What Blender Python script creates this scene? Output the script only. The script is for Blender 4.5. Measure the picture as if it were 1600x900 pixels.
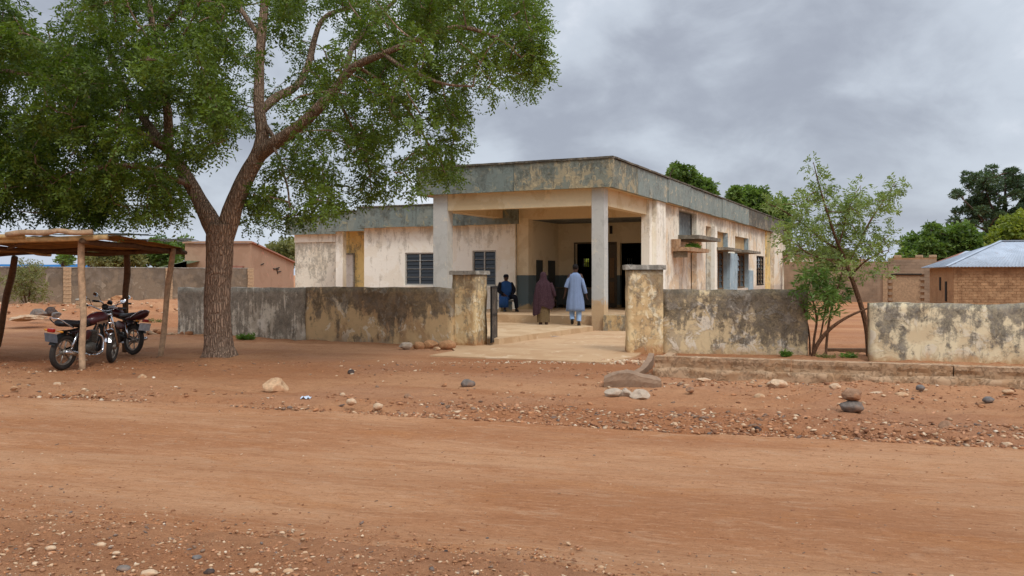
import bpy, bmesh, math, random
import numpy as np
from mathutils import Vector, Matrix, noise as mnoise

for o in list(bpy.data.objects): bpy.data.objects.remove(o)
SC = bpy.context.scene
COL = SC.collection
R = math.radians

# ------------------------------------------------------------------ camera
F, HZ, CH = 1383.0, 430.0, 1.65
cam_d = bpy.data.cameras.new('camera'); cam = bpy.data.objects.new('camera', cam_d); COL.objects.link(cam)
cam.location = (0, 0, CH); cam.rotation_euler = (R(90), 0, 0)
cam_d.sensor_width = 36; cam_d.lens = 36 * F / 1600; cam_d.shift_y = -20 / 1600
cam_d.clip_start = 0.05; cam_d.clip_end = 20000
SC.camera = cam

def P(px, py, Y):            # photo pixel at a distance -> point
    return Vector(((px - 800) * Y / F, Y, CH - (py - HZ) * Y / F))
def G(px, py, z=0.0):        # photo pixel on the level z -> point
    Y = (CH - z) * F / (py - HZ)
    return Vector(((px - 800) * Y / F, Y, z))

# ------------------------------------------------------------------ node helpers
def lin(r, g, b):
    f = lambda c: (c / 255 / 12.92) if c / 255 <= .04045 else ((c / 255 + .055) / 1.055) ** 2.4
    return (f(r), f(g), f(b), 1)
class NB:
    def __init__(s, nt): s.nt = nt
    def n(s, t, ins=None, **props):
        nd = s.nt.nodes.new(t)
        for k, v in props.items(): setattr(nd, k, v)
        for k, v in (ins or {}).items(): s.set(nd.inputs[k], v)
        return nd
    def set(s, sock, v):
        if isinstance(v, bpy.types.NodeSocket): s.nt.links.new(v, sock)
        else:
            if sock.type == 'RGBA' and not hasattr(v, '__len__'): v = (v, v, v, 1)
            if sock.type == 'RGBA' and len(v) == 3: v = (*v, 1)
            sock.default_value = v
    def noise(s, vec, scale, detail=6, rough=.6, dist=0.0):
        return s.n('ShaderNodeTexNoise', {'Vector': vec, 'Scale': scale, 'Detail': detail, 'Roughness': rough, 'Distortion': dist}).outputs[0]
    def math(s, op, a, b=0.0, clamp=False):
        m = s.n('ShaderNodeMath', operation=op, use_clamp=clamp); s.set(m.inputs[0], a); s.set(m.inputs[1], b); return m.outputs[0]
    def vmul(s, v, k):
        m = s.n('ShaderNodeVectorMath', operation='MULTIPLY'); s.set(m.inputs[0], v); m.inputs[1].default_value = k; return m.outputs[0]
    def step(s, v, a, b):    # smooth ramp a..b -> 0..1
        m = s.n('ShaderNodeMapRange', {'Value': v, 'From Min': a, 'From Max': b}, interpolation_type='SMOOTHSTEP'); return m.outputs[0]
    def mix(s, f, a, b, mode='MIX'):
        m = s.n('ShaderNodeMix', data_type='RGBA', blend_type=mode)
        s.set(m.inputs[0], f); s.set(m.inputs[6], a); s.set(m.inputs[7], b); return m.outputs[2]
    def bump(s, h, strength=.5, dist=.02, normal=None):
        b = s.n('ShaderNodeBump', {'Height': h, 'Strength': strength, 'Distance': dist})
        if normal: s.set(b.inputs['Normal'], normal)
        return b.outputs[0]

# ------------------------------------------------------------------ world: overcast sky
SUN_AZ, SUN_EL = 150.0, 50.0        # azimuth from +Y towards +X
w = bpy.data.worlds.new('World'); SC.world = w; w.use_nodes = True
wt = w.node_tree; wt.nodes.clear(); b = NB(wt)
sky = b.n('ShaderNodeTexSky', sky_type='NISHITA', sun_disc=False, sun_elevation=R(SUN_EL), sun_rotation=R(SUN_AZ))
bg1 = b.n('ShaderNodeBackground', {'Color': sky.outputs[0], 'Strength': .10})
tc = b.n('ShaderNodeTexCoord')
sep = b.n('ShaderNodeSeparateXYZ', {0: tc.outputs['Generated']})
zz = b.math('MAXIMUM', sep.outputs[2], 0.0)
SKO = (1.1, 0.0, 0.0)
cvec = b.n('ShaderNodeVectorMath', {0: b.vmul(tc.outputs['Generated'], (1.0, 1.0, 1.7)), 1: SKO}, operation='ADD').outputs[0]
c1 = b.noise(cvec, 2.1, 6, .5, .45)
c2 = b.noise(cvec, 6.5, 8, .58, .35)
cf = b.math('ADD', b.math('MULTIPLY', c1, .74), b.math('MULTIPLY', c2, .26))
cloud = b.mix(b.step(cf, .36, .50), lin(161, 167, 180), lin(199, 207, 218))
cloud = b.mix(b.step(cf, .49, .565), cloud, lin(226, 231, 240))
cloud = b.mix(b.step(zz, .07, .0), cloud, lin(194, 204, 222))
boost = b.math('ADD', 1.0, b.math('MULTIPLY', b.step(zz, .30, .9), 1.2))
bg2 = b.n('ShaderNodeBackground', {'Color': cloud, 'Strength': boost})
mx = b.n('ShaderNodeMixShader', {0: .93, 1: bg1.outputs[0], 2: bg2.outputs[0]})
b.n('ShaderNodeOutputWorld', {0: mx.outputs[0]})

sl = bpy.data.lights.new('sun', 'SUN'); sl.energy = 1.5; sl.angle = R(16); sl.color = (1, .97, .92)
so = bpy.data.objects.new('sun', sl); COL.objects.link(so)
sd = Vector((math.sin(R(SUN_AZ)) * math.cos(R(SUN_EL)), math.cos(R(SUN_AZ)) * math.cos(R(SUN_EL)), math.sin(R(SUN_EL))))
so.rotation_euler = sd.to_track_quat('Z', 'Y').to_euler(); so.location = sd * 60
SC.view_settings.view_transform = 'Standard'; SC.view_settings.look = 'None'
SC.view_settings.exposure = 0.12; SC.view_settings.gamma = 1.0; SC.view_settings.use_curve_mapping = False

# ------------------------------------------------------------------ materials
def newmat(name):
    m = bpy.data.materials.new(name); m.use_nodes = True; m.node_tree.nodes.clear()
    return m, NB(m.node_tree)
def finish(b, col, rough=.9, normal=None, metal=0.0, spec=.3, **kw):
    p = b.n('ShaderNodeBsdfPrincipled', {'Base Color': col, 'Roughness': rough, 'Metallic': metal, 'Specular IOR Level': spec})
    if normal is not None: b.set(p.inputs['Normal'], normal)
    for k, v in kw.items(): b.set(p.inputs[k.replace('_', ' ')], v)
    b.n('ShaderNodeOutputMaterial', {0: p.outputs[0]})
    return p
def hsvvar(b, col, amt=.12, seedv=None):
    rnd = b.n('ShaderNodeObjectInfo').outputs['Random']
    k = b.math('ADD', 1 - amt, b.math('MULTIPLY', rnd, 2 * amt))
    return b.mix(1.0, col, b.n('ShaderNodeCombineXYZ', {0: k, 1: k, 2: k}).outputs[0], 'MULTIPLY')
def simple(name, col, rough=.6, metal=0.0, var=.15, scale=20, bump=0.0, spec=.3):
    m, b = newmat(name)
    pos = b.n('ShaderNodeTexCoord').outputs['Object']
    n = b.noise(pos, scale, 5, .6)
    c = b.mix(b.step(n, .3, .7), tuple(x * (1 - var) for x in col[:3]), tuple(min(1, x * (1 + var)) for x in col[:3]))
    finish(b, c, rough, b.bump(n, bump, .01) if bump else None, metal, spec)
    return m
def plaster(name, base, alt, mould=lin(84, 78, 68), pale=lin(205, 190, 160), top=1.35, h=1.2, mo=.0, md=.75, sc=1.0,
            patch=.5, palea=.5, low=None, lowh=.35, dado=None, dadoz=1.65, bumpk=.6, grain=1.0, drip=.55, zs=.8, tfk=.13):
    """weathered plaster: two coat colours, mould that creeps down from the top edge, flaked pale patches, soil splash at the foot"""
    m, b = newmat(name)
    pos = b.n('ShaderNodeNewGeometry').outputs['Position']
    sepp = b.n('ShaderNodeSeparateXYZ', {0: pos}); z = sepp.outputs[2]
    n1 = b.noise(pos, 1.1 * sc, 9, .66, .4)
    col = b.mix(b.step(n1, .5 + .25 * (.5 - patch), .56 + .25 * (.5 - patch)), base, alt)
    nf = b.noise(pos, 11 * sc, 7, .7)
    col = b.mix(b.math('MULTIPLY', b.step(nf, .35, .75), .22 * grain), col, tuple(x * .72 for x in base[:3]))
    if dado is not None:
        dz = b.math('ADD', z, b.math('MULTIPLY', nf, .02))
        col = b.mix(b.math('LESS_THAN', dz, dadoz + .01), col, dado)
    n3 = b.noise(pos, 2.3 * sc, 10, .72, .8)
    if palea > 0:
        col = b.mix(b.math('MULTIPLY', b.step(n3, .60 - .1 * palea, .63 - .1 * palea), .85), col, pale)
    st = b.noise(b.vmul(pos, (3.2, 3.2, zs)), 1.25 * sc, 9, .68, .3)
    bl = b.noise(b.vmul(pos, (1, 1, .9)), 1.9 * sc, 10, .74, .5)
    tf = b.math('MULTIPLY', b.step(z, top - h, top), tfk)
    a = b.math('ADD', b.math('MULTIPLY', st, drip), b.math('MULTIPLY', bl, 1 - drip))
    a = b.math('ADD', a, tf)
    sp0 = b.noise(pos, 6.5 * sc, 8, .75, .4)
    a = b.math('ADD', a, b.math('MULTIPLY', b.math('SUBTRACT', sp0, .5), .42))
    reg = b.noise(pos, .75 * sc, 4, .55, .6)
    a = b.math('ADD', a, b.math('MULTIPLY', b.math('SUBTRACT', reg, .5), .5))
    mk = b.step(a, .552 - mo, .65 - mo)
    sp = b.noise(pos, 10 * sc, 8, .8, .5)
    mk = b.math('MULTIPLY', mk, b.math('ADD', .62, b.math('MULTIPLY', b.step(sp, .34, .62), .38)))
    mc = b.mix(b.step(b.noise(pos, 5 * sc, 5, .6), .4, .65), mould, tuple(min(1, x * 1.9 + .02) for x in mould[:3]))
    col = b.mix(b.math('MULTIPLY', mk, md), col, mc)
    if low is not None:
        lz = b.math('SUBTRACT', lowh, z)
        lk = b.step(b.math('ADD', lz, b.math('MULTIPLY', b.math('SUBTRACT', n3, .5), 1.1)), .0, .22)
        col = b.mix(b.math('MULTIPLY', lk, .8), col, low)
    hgt = b.math('ADD', b.math('MULTIPLY', b.step(n3, .5, .56), .5), b.math('ADD', b.math('MULTIPLY', nf, .5), b.math('MULTIPLY', sp, .25)))
    finish(b, col, .93, b.bump(hgt, bumpk, .025), spec=.15)
    return m

RED = lin(163, 111, 76)
MT = {}
MT['wall_left'] = plaster('wall_plaster_left', lin(212, 182, 138), lin(188, 155, 116), lin(80, 73, 64), lin(224, 210, 186), 1.36, 1.0, .03, .88, .75, drip=.6, zs=.7, palea=.35, low=lin(172, 150, 126), lowh=.16, tfk=.21)
MT['wall_grey'] = plaster('wall_plaster_mouldy', lin(216, 206, 188), lin(190, 178, 160), lin(98, 90, 79), lin(220, 212, 198), 1.36, 1.1, .115, .9, 1.3, drip=.85, zs=.4, palea=.5, low=lin(176, 160, 138), lowh=.1)
MT['wall_right'] = plaster('wall_plaster_right', lin(214, 192, 152), lin(182, 164, 136), lin(78, 72, 64), lin(222, 212, 194), 1.36, 1.1, .08, .92, 1.15, palea=.6, low=lin(186, 154, 112), lowh=.14)
MT['wall_far_right'] = plaster('wall_plaster_far_right', lin(224, 209, 174), lin(208, 188, 152), lin(84, 80, 74), lin(216, 205, 182), 1.15, 1.0, .065, .92, .95, palea=.55, low=lin(188, 150, 104), lowh=.16)
MT['pillar'] = plaster('gate_pillar_plaster', lin(226, 200, 154), lin(206, 174, 128), lin(96, 87, 76), lin(234, 220, 188), 1.85, 1.4, .02, .75, 1.5, palea=.5, low=lin(176, 122, 76), lowh=.25)
MT['cap'] = plaster('cap_concrete', lin(168, 164, 154), lin(150, 145, 134), lin(84, 82, 76), lin(190, 186, 176), 2.0, .6, -.02, .6, 2)
MT['cream'] = plaster('cream_plaster', lin(244, 239, 224), lin(238, 230, 211), lin(152, 142, 122), lin(242, 236, 220), 3.55, 1.3, -.01, .6, 1.0, drip=.75, zs=.5, palea=.2, low=lin(196, 166, 130), lowh=.35, bumpk=.25, grain=.5)
MT['cream_mould'] = plaster('cream_plaster_mouldy', lin(234, 226, 206), lin(226, 215, 192), lin(140, 134, 120), lin(238, 230, 212), 3.0, 2.6, .01, .8, 1.7, palea=.2, bumpk=.3)
MT['cream_side'] = plaster('cream_plaster_side', lin(232, 222, 202), lin(224, 202, 170), lin(132, 122, 108), lin(240, 230, 212), 4.3, 1.4, .01, .7, 1.1, drip=.8, zs=.4, palea=.35, low=lin(190, 176, 160), lowh=1.2, bumpk=.3)
MT['yellow'] = plaster('yellow_plaster', lin(238, 210, 142), lin(228, 198, 132), lin(104, 104, 92), lin(226, 204, 160), 3.6, 1.6, .03, .75, 1.2, palea=.2)
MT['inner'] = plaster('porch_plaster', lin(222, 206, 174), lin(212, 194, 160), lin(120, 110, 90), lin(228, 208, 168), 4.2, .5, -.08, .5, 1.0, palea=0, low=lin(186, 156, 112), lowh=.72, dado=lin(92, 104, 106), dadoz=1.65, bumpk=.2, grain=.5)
MT['beam'] = plaster('beam_plaster', lin(214, 196, 162), lin(204, 182, 144), lin(130, 110, 80), lin(222, 198, 158), 4.4, .5, -.06, .5, .9, palea=.1, bumpk=.25)
MT['column'] = plaster('column_paint', lin(190, 190, 184), lin(180, 180, 174), lin(120, 108, 88), lin(204, 198, 184), 5.5, 1, -.04, .5, 1.4, palea=.2, low=lin(196, 160, 112), lowh=1.0, bumpk=.25)
MT['blue'] = plaster('blue_grey_paint', lin(162, 182, 190), lin(150, 168, 176), lin(96, 104, 104), lin(190, 196, 192), 4, 1.5, -.02, .6, 1.4, palea=.3, bumpk=.3)
MT['slate'] = plaster('grey_render', lin(136, 140, 138), lin(122, 126, 124), lin(80, 80, 78), lin(160, 158, 150), 4.2, 1.5, .05, .7, 1.4, palea=.2)
MT['hood'] = plaster('hood_concrete', lin(146, 138, 122), lin(128, 120, 104), lin(74, 72, 66), lin(166, 158, 140), 3.2, .6, .05, .7, 2)
MT['tanpanel'] = plaster('tan_panel', lin(196, 164, 120), lin(184, 150, 108), lin(120, 100, 76), lin(202, 176, 136), 9, 1, -.1, .4, 1.5)
MT['fascia_a'] = plaster('fascia_green', lin(122, 132, 126), lin(136, 142, 132), lin(76, 80, 74), lin(160, 152, 122), 5.05, .5, .05, .75, 1.9, palea=.2, patch=.5)
MT['fascia_b'] = plaster('fascia_flaking', lin(132, 136, 124), lin(166, 154, 126), lin(80, 84, 78), lin(186, 170, 136), 5.05, .6, .05, .85, 2.2, drip=.7, palea=.45, patch=.6)
MT['fascia_c'] = plaster('fascia_blue', lin(136, 146, 140), lin(146, 152, 144), lin(92, 94, 90), lin(186, 176, 150), 5.05, .35, .03, .7, 1.6, palea=.2, patch=.45)
MT['fascia_d'] = plaster('fascia_grey', lin(118, 116, 106), lin(146, 136, 118), lin(64, 62, 56), lin(176, 160, 132), 5.05, .8, .1, .8, 1.3, palea=.4)
MT['fascia_w'] = plaster('fascia_wing', lin(124, 134, 128), lin(136, 142, 132), lin(76, 78, 70), lin(158, 152, 122), 4.3, .5, .06, .75, 1.2, palea=.3)
MT['coping'] = plaster('coping_concrete', lin(112, 106, 94), lin(96, 90, 80), lin(56, 54, 48), lin(150, 140, 122), 6, 1, .1, .8, 2)
MT['floor'] = plaster('porch_floor_cement', lin(196, 166, 130), lin(184, 152, 116), lin(120, 96, 74), lin(206, 184, 152), 9, 1, -.1, .4, 1.0, palea=.2, bumpk=.15, grain=.6)
MT['apron'] = plaster('apron_cement', lin(190, 156, 120), lin(182, 146, 110), lin(128, 98, 74), lin(204, 178, 146), 9, 1, -.12, .45, .8, palea=.25, bumpk=.2, grain=.7)
MT['ledge'] = plaster('ledge_concrete', lin(186, 154, 122), lin(174, 138, 104), lin(124, 98, 76), lin(196, 168, 138), .4, .4, -.06, .6, 3.2, palea=.05, bumpk=.9)
MT['slab'] = simple('slab_concrete', lin(140, 114, 92), .95, 0, .14, 6, .3)
MT['slab_old'] = plaster('slab_concrete', lin(182, 152, 124), lin(166, 136, 108), lin(120, 98, 80), lin(196, 170, 142), .4, .4, -.06, .6, 4, palea=.0, bumpk=1.0)
MT['compound'] = plaster('compound_wall_render', lin(132, 116, 98), lin(116, 102, 86), lin(84, 76, 68), lin(150, 136, 118), 2.1, 1.6, .02, .6, .5, palea=.3, low=lin(150, 120, 94), lowh=.3)
MT['block'] = simple('tan_block', lin(170, 142, 112), .95, 0, .2, 9, .5)
MT['pink'] = plaster('pink_render', lin(170, 138, 114), lin(162, 130, 106), lin(140, 92, 76), lin(198, 144, 122), 4, 1, -.1, .4, .5, palea=.1, bumpk=.2)
MT['mud'] = plaster('mud_render', lin(170, 134, 100), lin(158, 122, 90), lin(118, 86, 60), lin(184, 144, 102), 3, 1, -.05, .5, 1.0, palea=.2)
m, b = newmat('mud_brick'); pos = b.n('ShaderNodeNewGeometry').outputs['Position']
c = b.mix(b.step(b.noise(pos, 3, 8, .7), .35, .65), lin(146, 112, 82), lin(180, 144, 108)); c = hsvvar(b, c, .12)
finish(b, c, .95, b.bump(b.noise(pos, 14, 6, .7), .6, .03), spec=.1); MT['mudbrick'] = m
MT['mudbrick_far'] = simple('far_mud_brick', lin(152, 130, 108), .95, 0, .2, 1.5, .5)
MT['dark'] = simple('room_shade', lin(38, 34, 30), .9)  # near-black colour stands for the shade of unlit rooms
MT['darkwood'] = simple('dark_painted_board', lin(62, 64, 62), .7)
MT['door_dark'] = simple('brown_door_paint', lin(94, 84, 70), .6)
MT['white_door'] = plaster('white_door_paint', lin(232, 228, 222), lin(226, 220, 212), lin(120, 112, 100), lin(214, 208, 198), 9, 1, -.1, .4, 2)
MT['wframe'] = simple('window_frame_metal', lin(170, 168, 160), .6, .0)
MT['wframe_d'] = simple('window_frame_brown', lin(122, 96, 68), .7)
MT['black'] = simple('black_metal', lin(22, 22, 22), .5, .2)
def glass():
    m, b = newmat('louvre_glass')
    p = finish(b, lin(28, 32, 36), .12, spec=.6); return m
MT['glass'] = glass()
MT['gate'] = plaster('rusty_gate_metal', lin(86, 78, 70), lin(104, 92, 80), lin(48, 44, 40), lin(128, 118, 104), 1.5, 1.2, .03, .7, 3, palea=.4)
MT['wood'] = simple('post_wood', lin(178, 148, 118), .9, 0, .25, 14, .8)
MT['wood_dark'] = simple('old_post_wood', lin(96, 72, 52), .9, 0, .25, 14, .8)
MT['wood_yel'] = simple('yellow_pole_wood', lin(192, 160, 112), .9, 0, .25, 10, .8)
MT['ply'] = simple('brown_mat_board', lin(190, 140, 78), .85, 0, .3, 5, .3)
MT['rubber'] = simple('tyre_rubber', lin(52, 47, 43), .85, 0, .2, 30, .3)
MT['alloy'] = simple('dusty_alloy', lin(140, 132, 122), .45, .6, .2, 20)
MT['chrome'] = simple('chrome', lin(205, 205, 208), .18, 1.0, .05)
MT['redpaint'] = simple('maroon_tank_paint', lin(64, 22, 28), .35, .1, .1, spec=.6)
MT['decal'] = simple('tank_decal', lin(172, 140, 116), .4)
MT['vinyl'] = simple('seat_vinyl', lin(26, 26, 30), .45, 0, .1, spec=.4)
MT['bluevinyl'] = simple('blue_seat_vinyl', lin(52, 62, 98), .45)
MT['engine'] = simple('engine_metal', lin(88, 84, 78), .5, .6, .3, 30)
MT['plate'] = simple('number_plate_face', lin(176, 182, 188), .5)
MT['plate_back'] = simple('number_plate_dusty', lin(92, 98, 106), .6)
MT['lens_r'] = simple('red_lens', lin(150, 30, 24), .2)
MT['lens_o'] = simple('orange_lens', lin(200, 130, 40), .3)
MT['skin'] = simple('dark_skin', lin(66, 44, 34), .55, 0, .1)
MT['hair'] = simple('black_hair', lin(22, 18, 17), .9)
MT['shoe'] = simple('black_shoe', lin(24, 21, 20), .5)
MT['sandal'] = simple('brown_sandal', lin(70, 46, 34), .7)
def cloth(name, a, c, sc=30, th=.56):
    m, b = newmat(name)
    pos = b.n('ShaderNodeTexCoord').outputs['Object']
    v = b.n('ShaderNodeTexVoronoi', {'Vector': pos, 'Scale': sc}).outputs[0]
    n = b.noise(pos, 7, 5, .6)
    col = b.mix(b.step(v, .18, .3), c, a)
    col = b.mix(b.math('MULTIPLY', b.step(n, .35, .7), .3), col, tuple(x * .7 for x in a[:3]))
    finish(b, col, .9, b.bump(b.noise(b.vmul(pos, (14, 14, 2.2)), 1, 4, .5), .5, .03), spec=.1)
    return m
MT['kaftan'] = cloth('light_blue_cotton', lin(122, 140, 172), lin(132, 150, 182), 60)
MT['trouser'] = cloth('pale_blue_cotton', lin(150, 178, 214), lin(154, 182, 216), 60)
MT['hijab'] = cloth('maroon_print', lin(64, 44, 50), lin(98, 76, 80), 34)
MT['skirt'] = cloth('olive_print', lin(112, 94, 68), lin(78, 62, 50), 22)
MT['robe'] = cloth('blue_robe', lin(44, 76, 124), lin(50, 84, 134), 40)
MT['navy'] = cloth('black_cloth', lin(28, 30, 38), lin(34, 36, 46), 40)
MT['plastic'] = simple('white_plastic', lin(216, 212, 206), .4, 0, .05)
MT['litter'] = simple('pale_plastic_scrap', lin(190, 202, 216), .4, 0, .1)

def zinc(name, col, var=.12, rust=.25):
    m, b = newmat(name)
    pos = b.n('ShaderNodeTexCoord').outputs['Object']
    n = b.noise(pos, 1.5, 8, .65)
    c = b.mix(b.step(n, .35, .7), tuple(x * (1 - var) for x in col[:3]), tuple(min(1, x * (1 + var)) for x in col[:3]))
    c = b.mix(b.math('MULTIPLY', b.step(b.noise(pos, 4, 8, .7), .58, .68), rust), c, lin(140, 92, 62))
    finish(b, c, .68, None, .1, .3)
    return m
MT['zinc'] = zinc('zinc_roof', lin(170, 180, 192), .12, .3)
MT['zinc_old'] = zinc('old_zinc_sheet', lin(196, 200, 192), .15, .4)
MT['zinc_rust'] = zinc('rusty_sheet', lin(168, 118, 98), .15, .7)
MT['zinc_green'] = zinc('pale_green_roof', lin(178, 196, 176), .1, .1)
MT['mast'] = simple('painted_sign_dark', lin(48, 42, 34), .8)

def stone_mat(name, col, var=.3, alt=None, sc=14):
    m, b = newmat(name)
    pos = b.n('ShaderNodeTexCoord').outputs['Object']
    n = b.noise(pos, sc, 8, .7); n2 = b.noise(pos, sc * .35, 5, .6)
    c = b.mix(b.step(n, .3, .7), tuple(x * (1 - var) for x in col[:3]), tuple(min(1, x * (1 + var)) for x in col[:3]))
    c = b.mix(b.math('MULTIPLY', b.step(n2, .5, .62), .6), c, alt or RED)
    finish(b, c, .92, b.bump(n, .7, .01), spec=.2)
    return m
SM = {'tan': stone_mat('tan_stone', lin(186, 152, 118)), 'grey': stone_mat('grey_stone', lin(116, 106, 98), alt=lin(140, 110, 90)),
      'brown': stone_mat('brown_stone', lin(142, 110, 86)), 'pale': stone_mat('pale_stone', lin(192, 164, 134), .22),
      'concrete': stone_mat('broken_concrete', lin(176, 158, 138), .18, alt=lin(158, 134, 112)), 'blue': stone_mat('blue_grey_stone', lin(112, 106, 102), alt=lin(136, 114, 98)),
      'orange': stone_mat('orange_stone', lin(174, 130, 92), .25), 'dark': stone_mat('dark_stone', lin(70, 60, 56), alt=lin(100, 78, 64))}
def gravel_mat():
    m, b = newmat('gravel_mix')
    t = b.n('ShaderNodeAttribute', attribute_name='tint').outputs['Color']
    pos = b.n('ShaderNodeNewGeometry').outputs['Position']
    n = b.noise(pos, 60, 4, .6)
    c = b.mix(b.step(n, .3, .7), t, RED, 'MIX') if False else b.mix(b.math('MULTIPLY', b.step(n, .35, .7), .35), t, RED)
    finish(b, c, .93, spec=.2); return m
MT['gravel'] = gravel_mat()

def ground_mat(road):
    m, b = newmat('road_laterite' if road else 'verge_earth')
    pos = b.n('ShaderNodeNewGeometry').outputs['Position']
    rot = b.n('ShaderNodeVectorRotate', {'Vector': pos, 'Angle': R(17)}, rotation_type='Z_AXIS').outputs[0]
    big = b.noise(b.vmul(rot, (.22, 1.0, 1)), .9 if road else .55, 7, .62, .4)
    big2 = b.noise(pos, .33, 6, .6, .3)
    st = b.noise(b.vmul(rot, (.35, 3.4, 1)), 1.3, 8, .62)
    med = b.noise(pos, 5.5, 10, .74); fine = b.noise(pos, 24, 8, .78); vf = b.noise(pos, 95, 4, .75)
    fs = b.noise(b.vmul(rot, (1.6, 11, 1)), 2.6, 9, .74)
    if road:
        c = b.mix(b.step(big, .36, .66), lin(170, 117, 80), lin(193, 145, 107))
        c = b.mix(b.math('MULTIPLY', b.step(st, .5, .68), .22), c, lin(200, 158, 122))
        c = b.mix(b.math('MULTIPLY', b.step(st, .46, .3), .3), c, lin(158, 106, 70))
        mo1 = b.noise(b.vmul(rot, (.5, 1.3, 1)), 1.5, 8, .68, .6); mo2 = b.noise(b.vmul(rot, (.6, 1.6, 1)), 3.6, 7, .7, .4)
        c = b.mix(b.math('MULTIPLY', b.step(mo1, .52, .64), .42), c, lin(182, 123, 77))
        c = b.mix(b.math('MULTIPLY', b.step(mo2, .54, .66), .36), c, lin(192, 156, 124))
        c = b.mix(b.math('MULTIPLY', b.step(mo2, .46, .36), .30), c, lin(154, 104, 70))
        c = b.mix(b.math('MULTIPLY', b.step(fs, .53, .66), .5), c, lin(206, 164, 130))
        c = b.mix(b.math('MULTIPLY', b.step(fs, .46, .36), .55), c, lin(146, 98, 66))
    else:
        c = b.mix(b.step(big, .36, .66), lin(165, 111, 75), lin(189, 140, 102))
        c = b.mix(b.math('MULTIPLY', b.step(big2, .47, .62), .55), c, lin(170, 124, 94))
        c = b.mix(b.math('MULTIPLY', b.step(med, .52, .7), .55), c, lin(142, 94, 62))
        gk = b.math('MULTIPLY', b.step(b.n('ShaderNodeSeparateXYZ', {0: pos}).outputs[1], 7.2, 4.6), .6)
        c = b.mix(b.math('MULTIPLY', gk, b.step(med, .3, .6)), c, lin(155, 108, 77))
    c = b.mix(b.math('MULTIPLY', b.step(fine, .54, .66), .6 if not road else .45), c, lin(116, 76, 52))
    c = b.mix(b.math('MULTIPLY', b.step(fine, .45, .32), .5), c, lin(208, 162, 124))
    c = b.mix(b.math('MULTIPLY', b.step(vf, .56, .68), .5), c, lin(96, 64, 46))
    h = b.math('ADD', b.math('MULTIPLY', fine, .5), b.math('ADD', b.math('MULTIPLY', med, 1.0 if not road else .5), b.math('MULTIPLY', vf, .2)))
    if road: h = b.math('ADD', h, b.math('MULTIPLY', fs, .8))
    finish(b, c, .95, b.bump(h, 1.0, .035 if road else .05), spec=.12)
    return m
MT['road'] = ground_mat(True); MT['ground'] = ground_mat(False)

def bark_mat(name, a, c, sc=1.0, k=1.0):
    m, b = newmat(name)
    pos = b.n('ShaderNodeNewGeometry').outputs['Position']
    wp = b.n('ShaderNodeTexNoise', {'Vector': pos, 'Scale': 5 * sc, 'Detail': 3}).outputs['Color']
    wv = b.n('ShaderNodeVectorMath', {0: b.vmul(pos, (1, 1, .22)), 1: b.vmul(wp, (.06, .06, .06))}, operation='ADD').outputs[0]
    v = b.n('ShaderNodeTexVoronoi', {'Vector': wv, 'Scale': 17 * sc}, feature='DISTANCE_TO_EDGE').outputs[0]
    crack = b.step(v, .02, .28)
    n = b.noise(b.vmul(pos, (1, 1, .4)), 22 * sc, 8, .7)
    n2 = b.noise(pos, 1.7, 5, .6)
    col = b.mix(crack, tuple(x * .42 for x in a[:3]), a)
    col = b.mix(b.math('MULTIPLY', b.step(n, .4, .7), .5), col, c)
    col = b.mix(b.math('MULTIPLY', b.step(n2, .5, .65), .35), col, tuple(x * .6 for x in a[:3]))
    h = b.math('ADD', crack, b.math('MULTIPLY', n, .6))
    finish(b, col, .95, b.bump(h, .9, .035 * k), spec=.1)
    return m
MT['bark'] = bark_mat('tree_bark', lin(170, 142, 120), lin(196, 168, 146), 1.35, 1.0)
MT['bark2'] = bark_mat('stem_bark', lin(126, 92, 70), lin(150, 120, 96), 2.5, .3)
MT['bark_far'] = simple('far_bark', lin(86, 72, 62), .95)
def leaf_mat(name, dark, light, trans=.35, rough=.5):
    m, b = newmat(name)
    t = b.n('ShaderNodeAttribute', attribute_name='tint').outputs['Fac']
    col = b.mix(t, dark, light)
    d = b.n('ShaderNodeBsdfPrincipled', {'Base Color': col, 'Roughness': rough, 'Specular IOR Level': .35})
    tcol = b.mix(.5, col, tuple(min(1, x * y) for x, y in zip(light[:3], (1.5, 1.7, .7))))
    tr = b.n('ShaderNodeBsdfTranslucent', {'Color': tcol})
    mxs = b.n('ShaderNodeMixShader', {0: trans, 1: d.outputs[0], 2: tr.outputs[0]})
    b.n('ShaderNodeOutputMaterial', {0: mxs.outputs[0]})
    return m
MT['leaf'] = leaf_mat('neem_leaf', lin(44, 60, 22), lin(110, 132, 46))
MT['leaf_shrub'] = leaf_mat('shrub_leaf', lin(74, 90, 48), lin(146, 162, 94))
MT['leaf_bush'] = leaf_mat('bush_leaf', lin(62, 92, 40), lin(122, 150, 78))
MT['leaf_dense'] = leaf_mat('mango_leaf', lin(58, 78, 36), lin(116, 140, 66))
MT['leaf_pine'] = leaf_mat('dark_leaf', lin(44, 64, 40), lin(88, 108, 72), .2)
MT['leaf_yel'] = leaf_mat('yellow_green_leaf', lin(96, 112, 34), lin(150, 156, 60))
MT['leaf_dry'] = leaf_mat('dry_leaf', lin(92, 92, 54), lin(132, 132, 82))
MT['grass'] = leaf_mat('weed_leaf', lin(60, 96, 34), lin(112, 144, 60))
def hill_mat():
    m, b = newmat('hill_haze_blue')
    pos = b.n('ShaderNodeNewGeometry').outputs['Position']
    finish(b, b.mix(b.noise(pos, .004, 5, .6), lin(42, 92, 140), lin(62, 114, 158)), 1.0, spec=0); return m  # blue of distant air painted into the hill colour
MT['hill'] = hill_mat()

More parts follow.
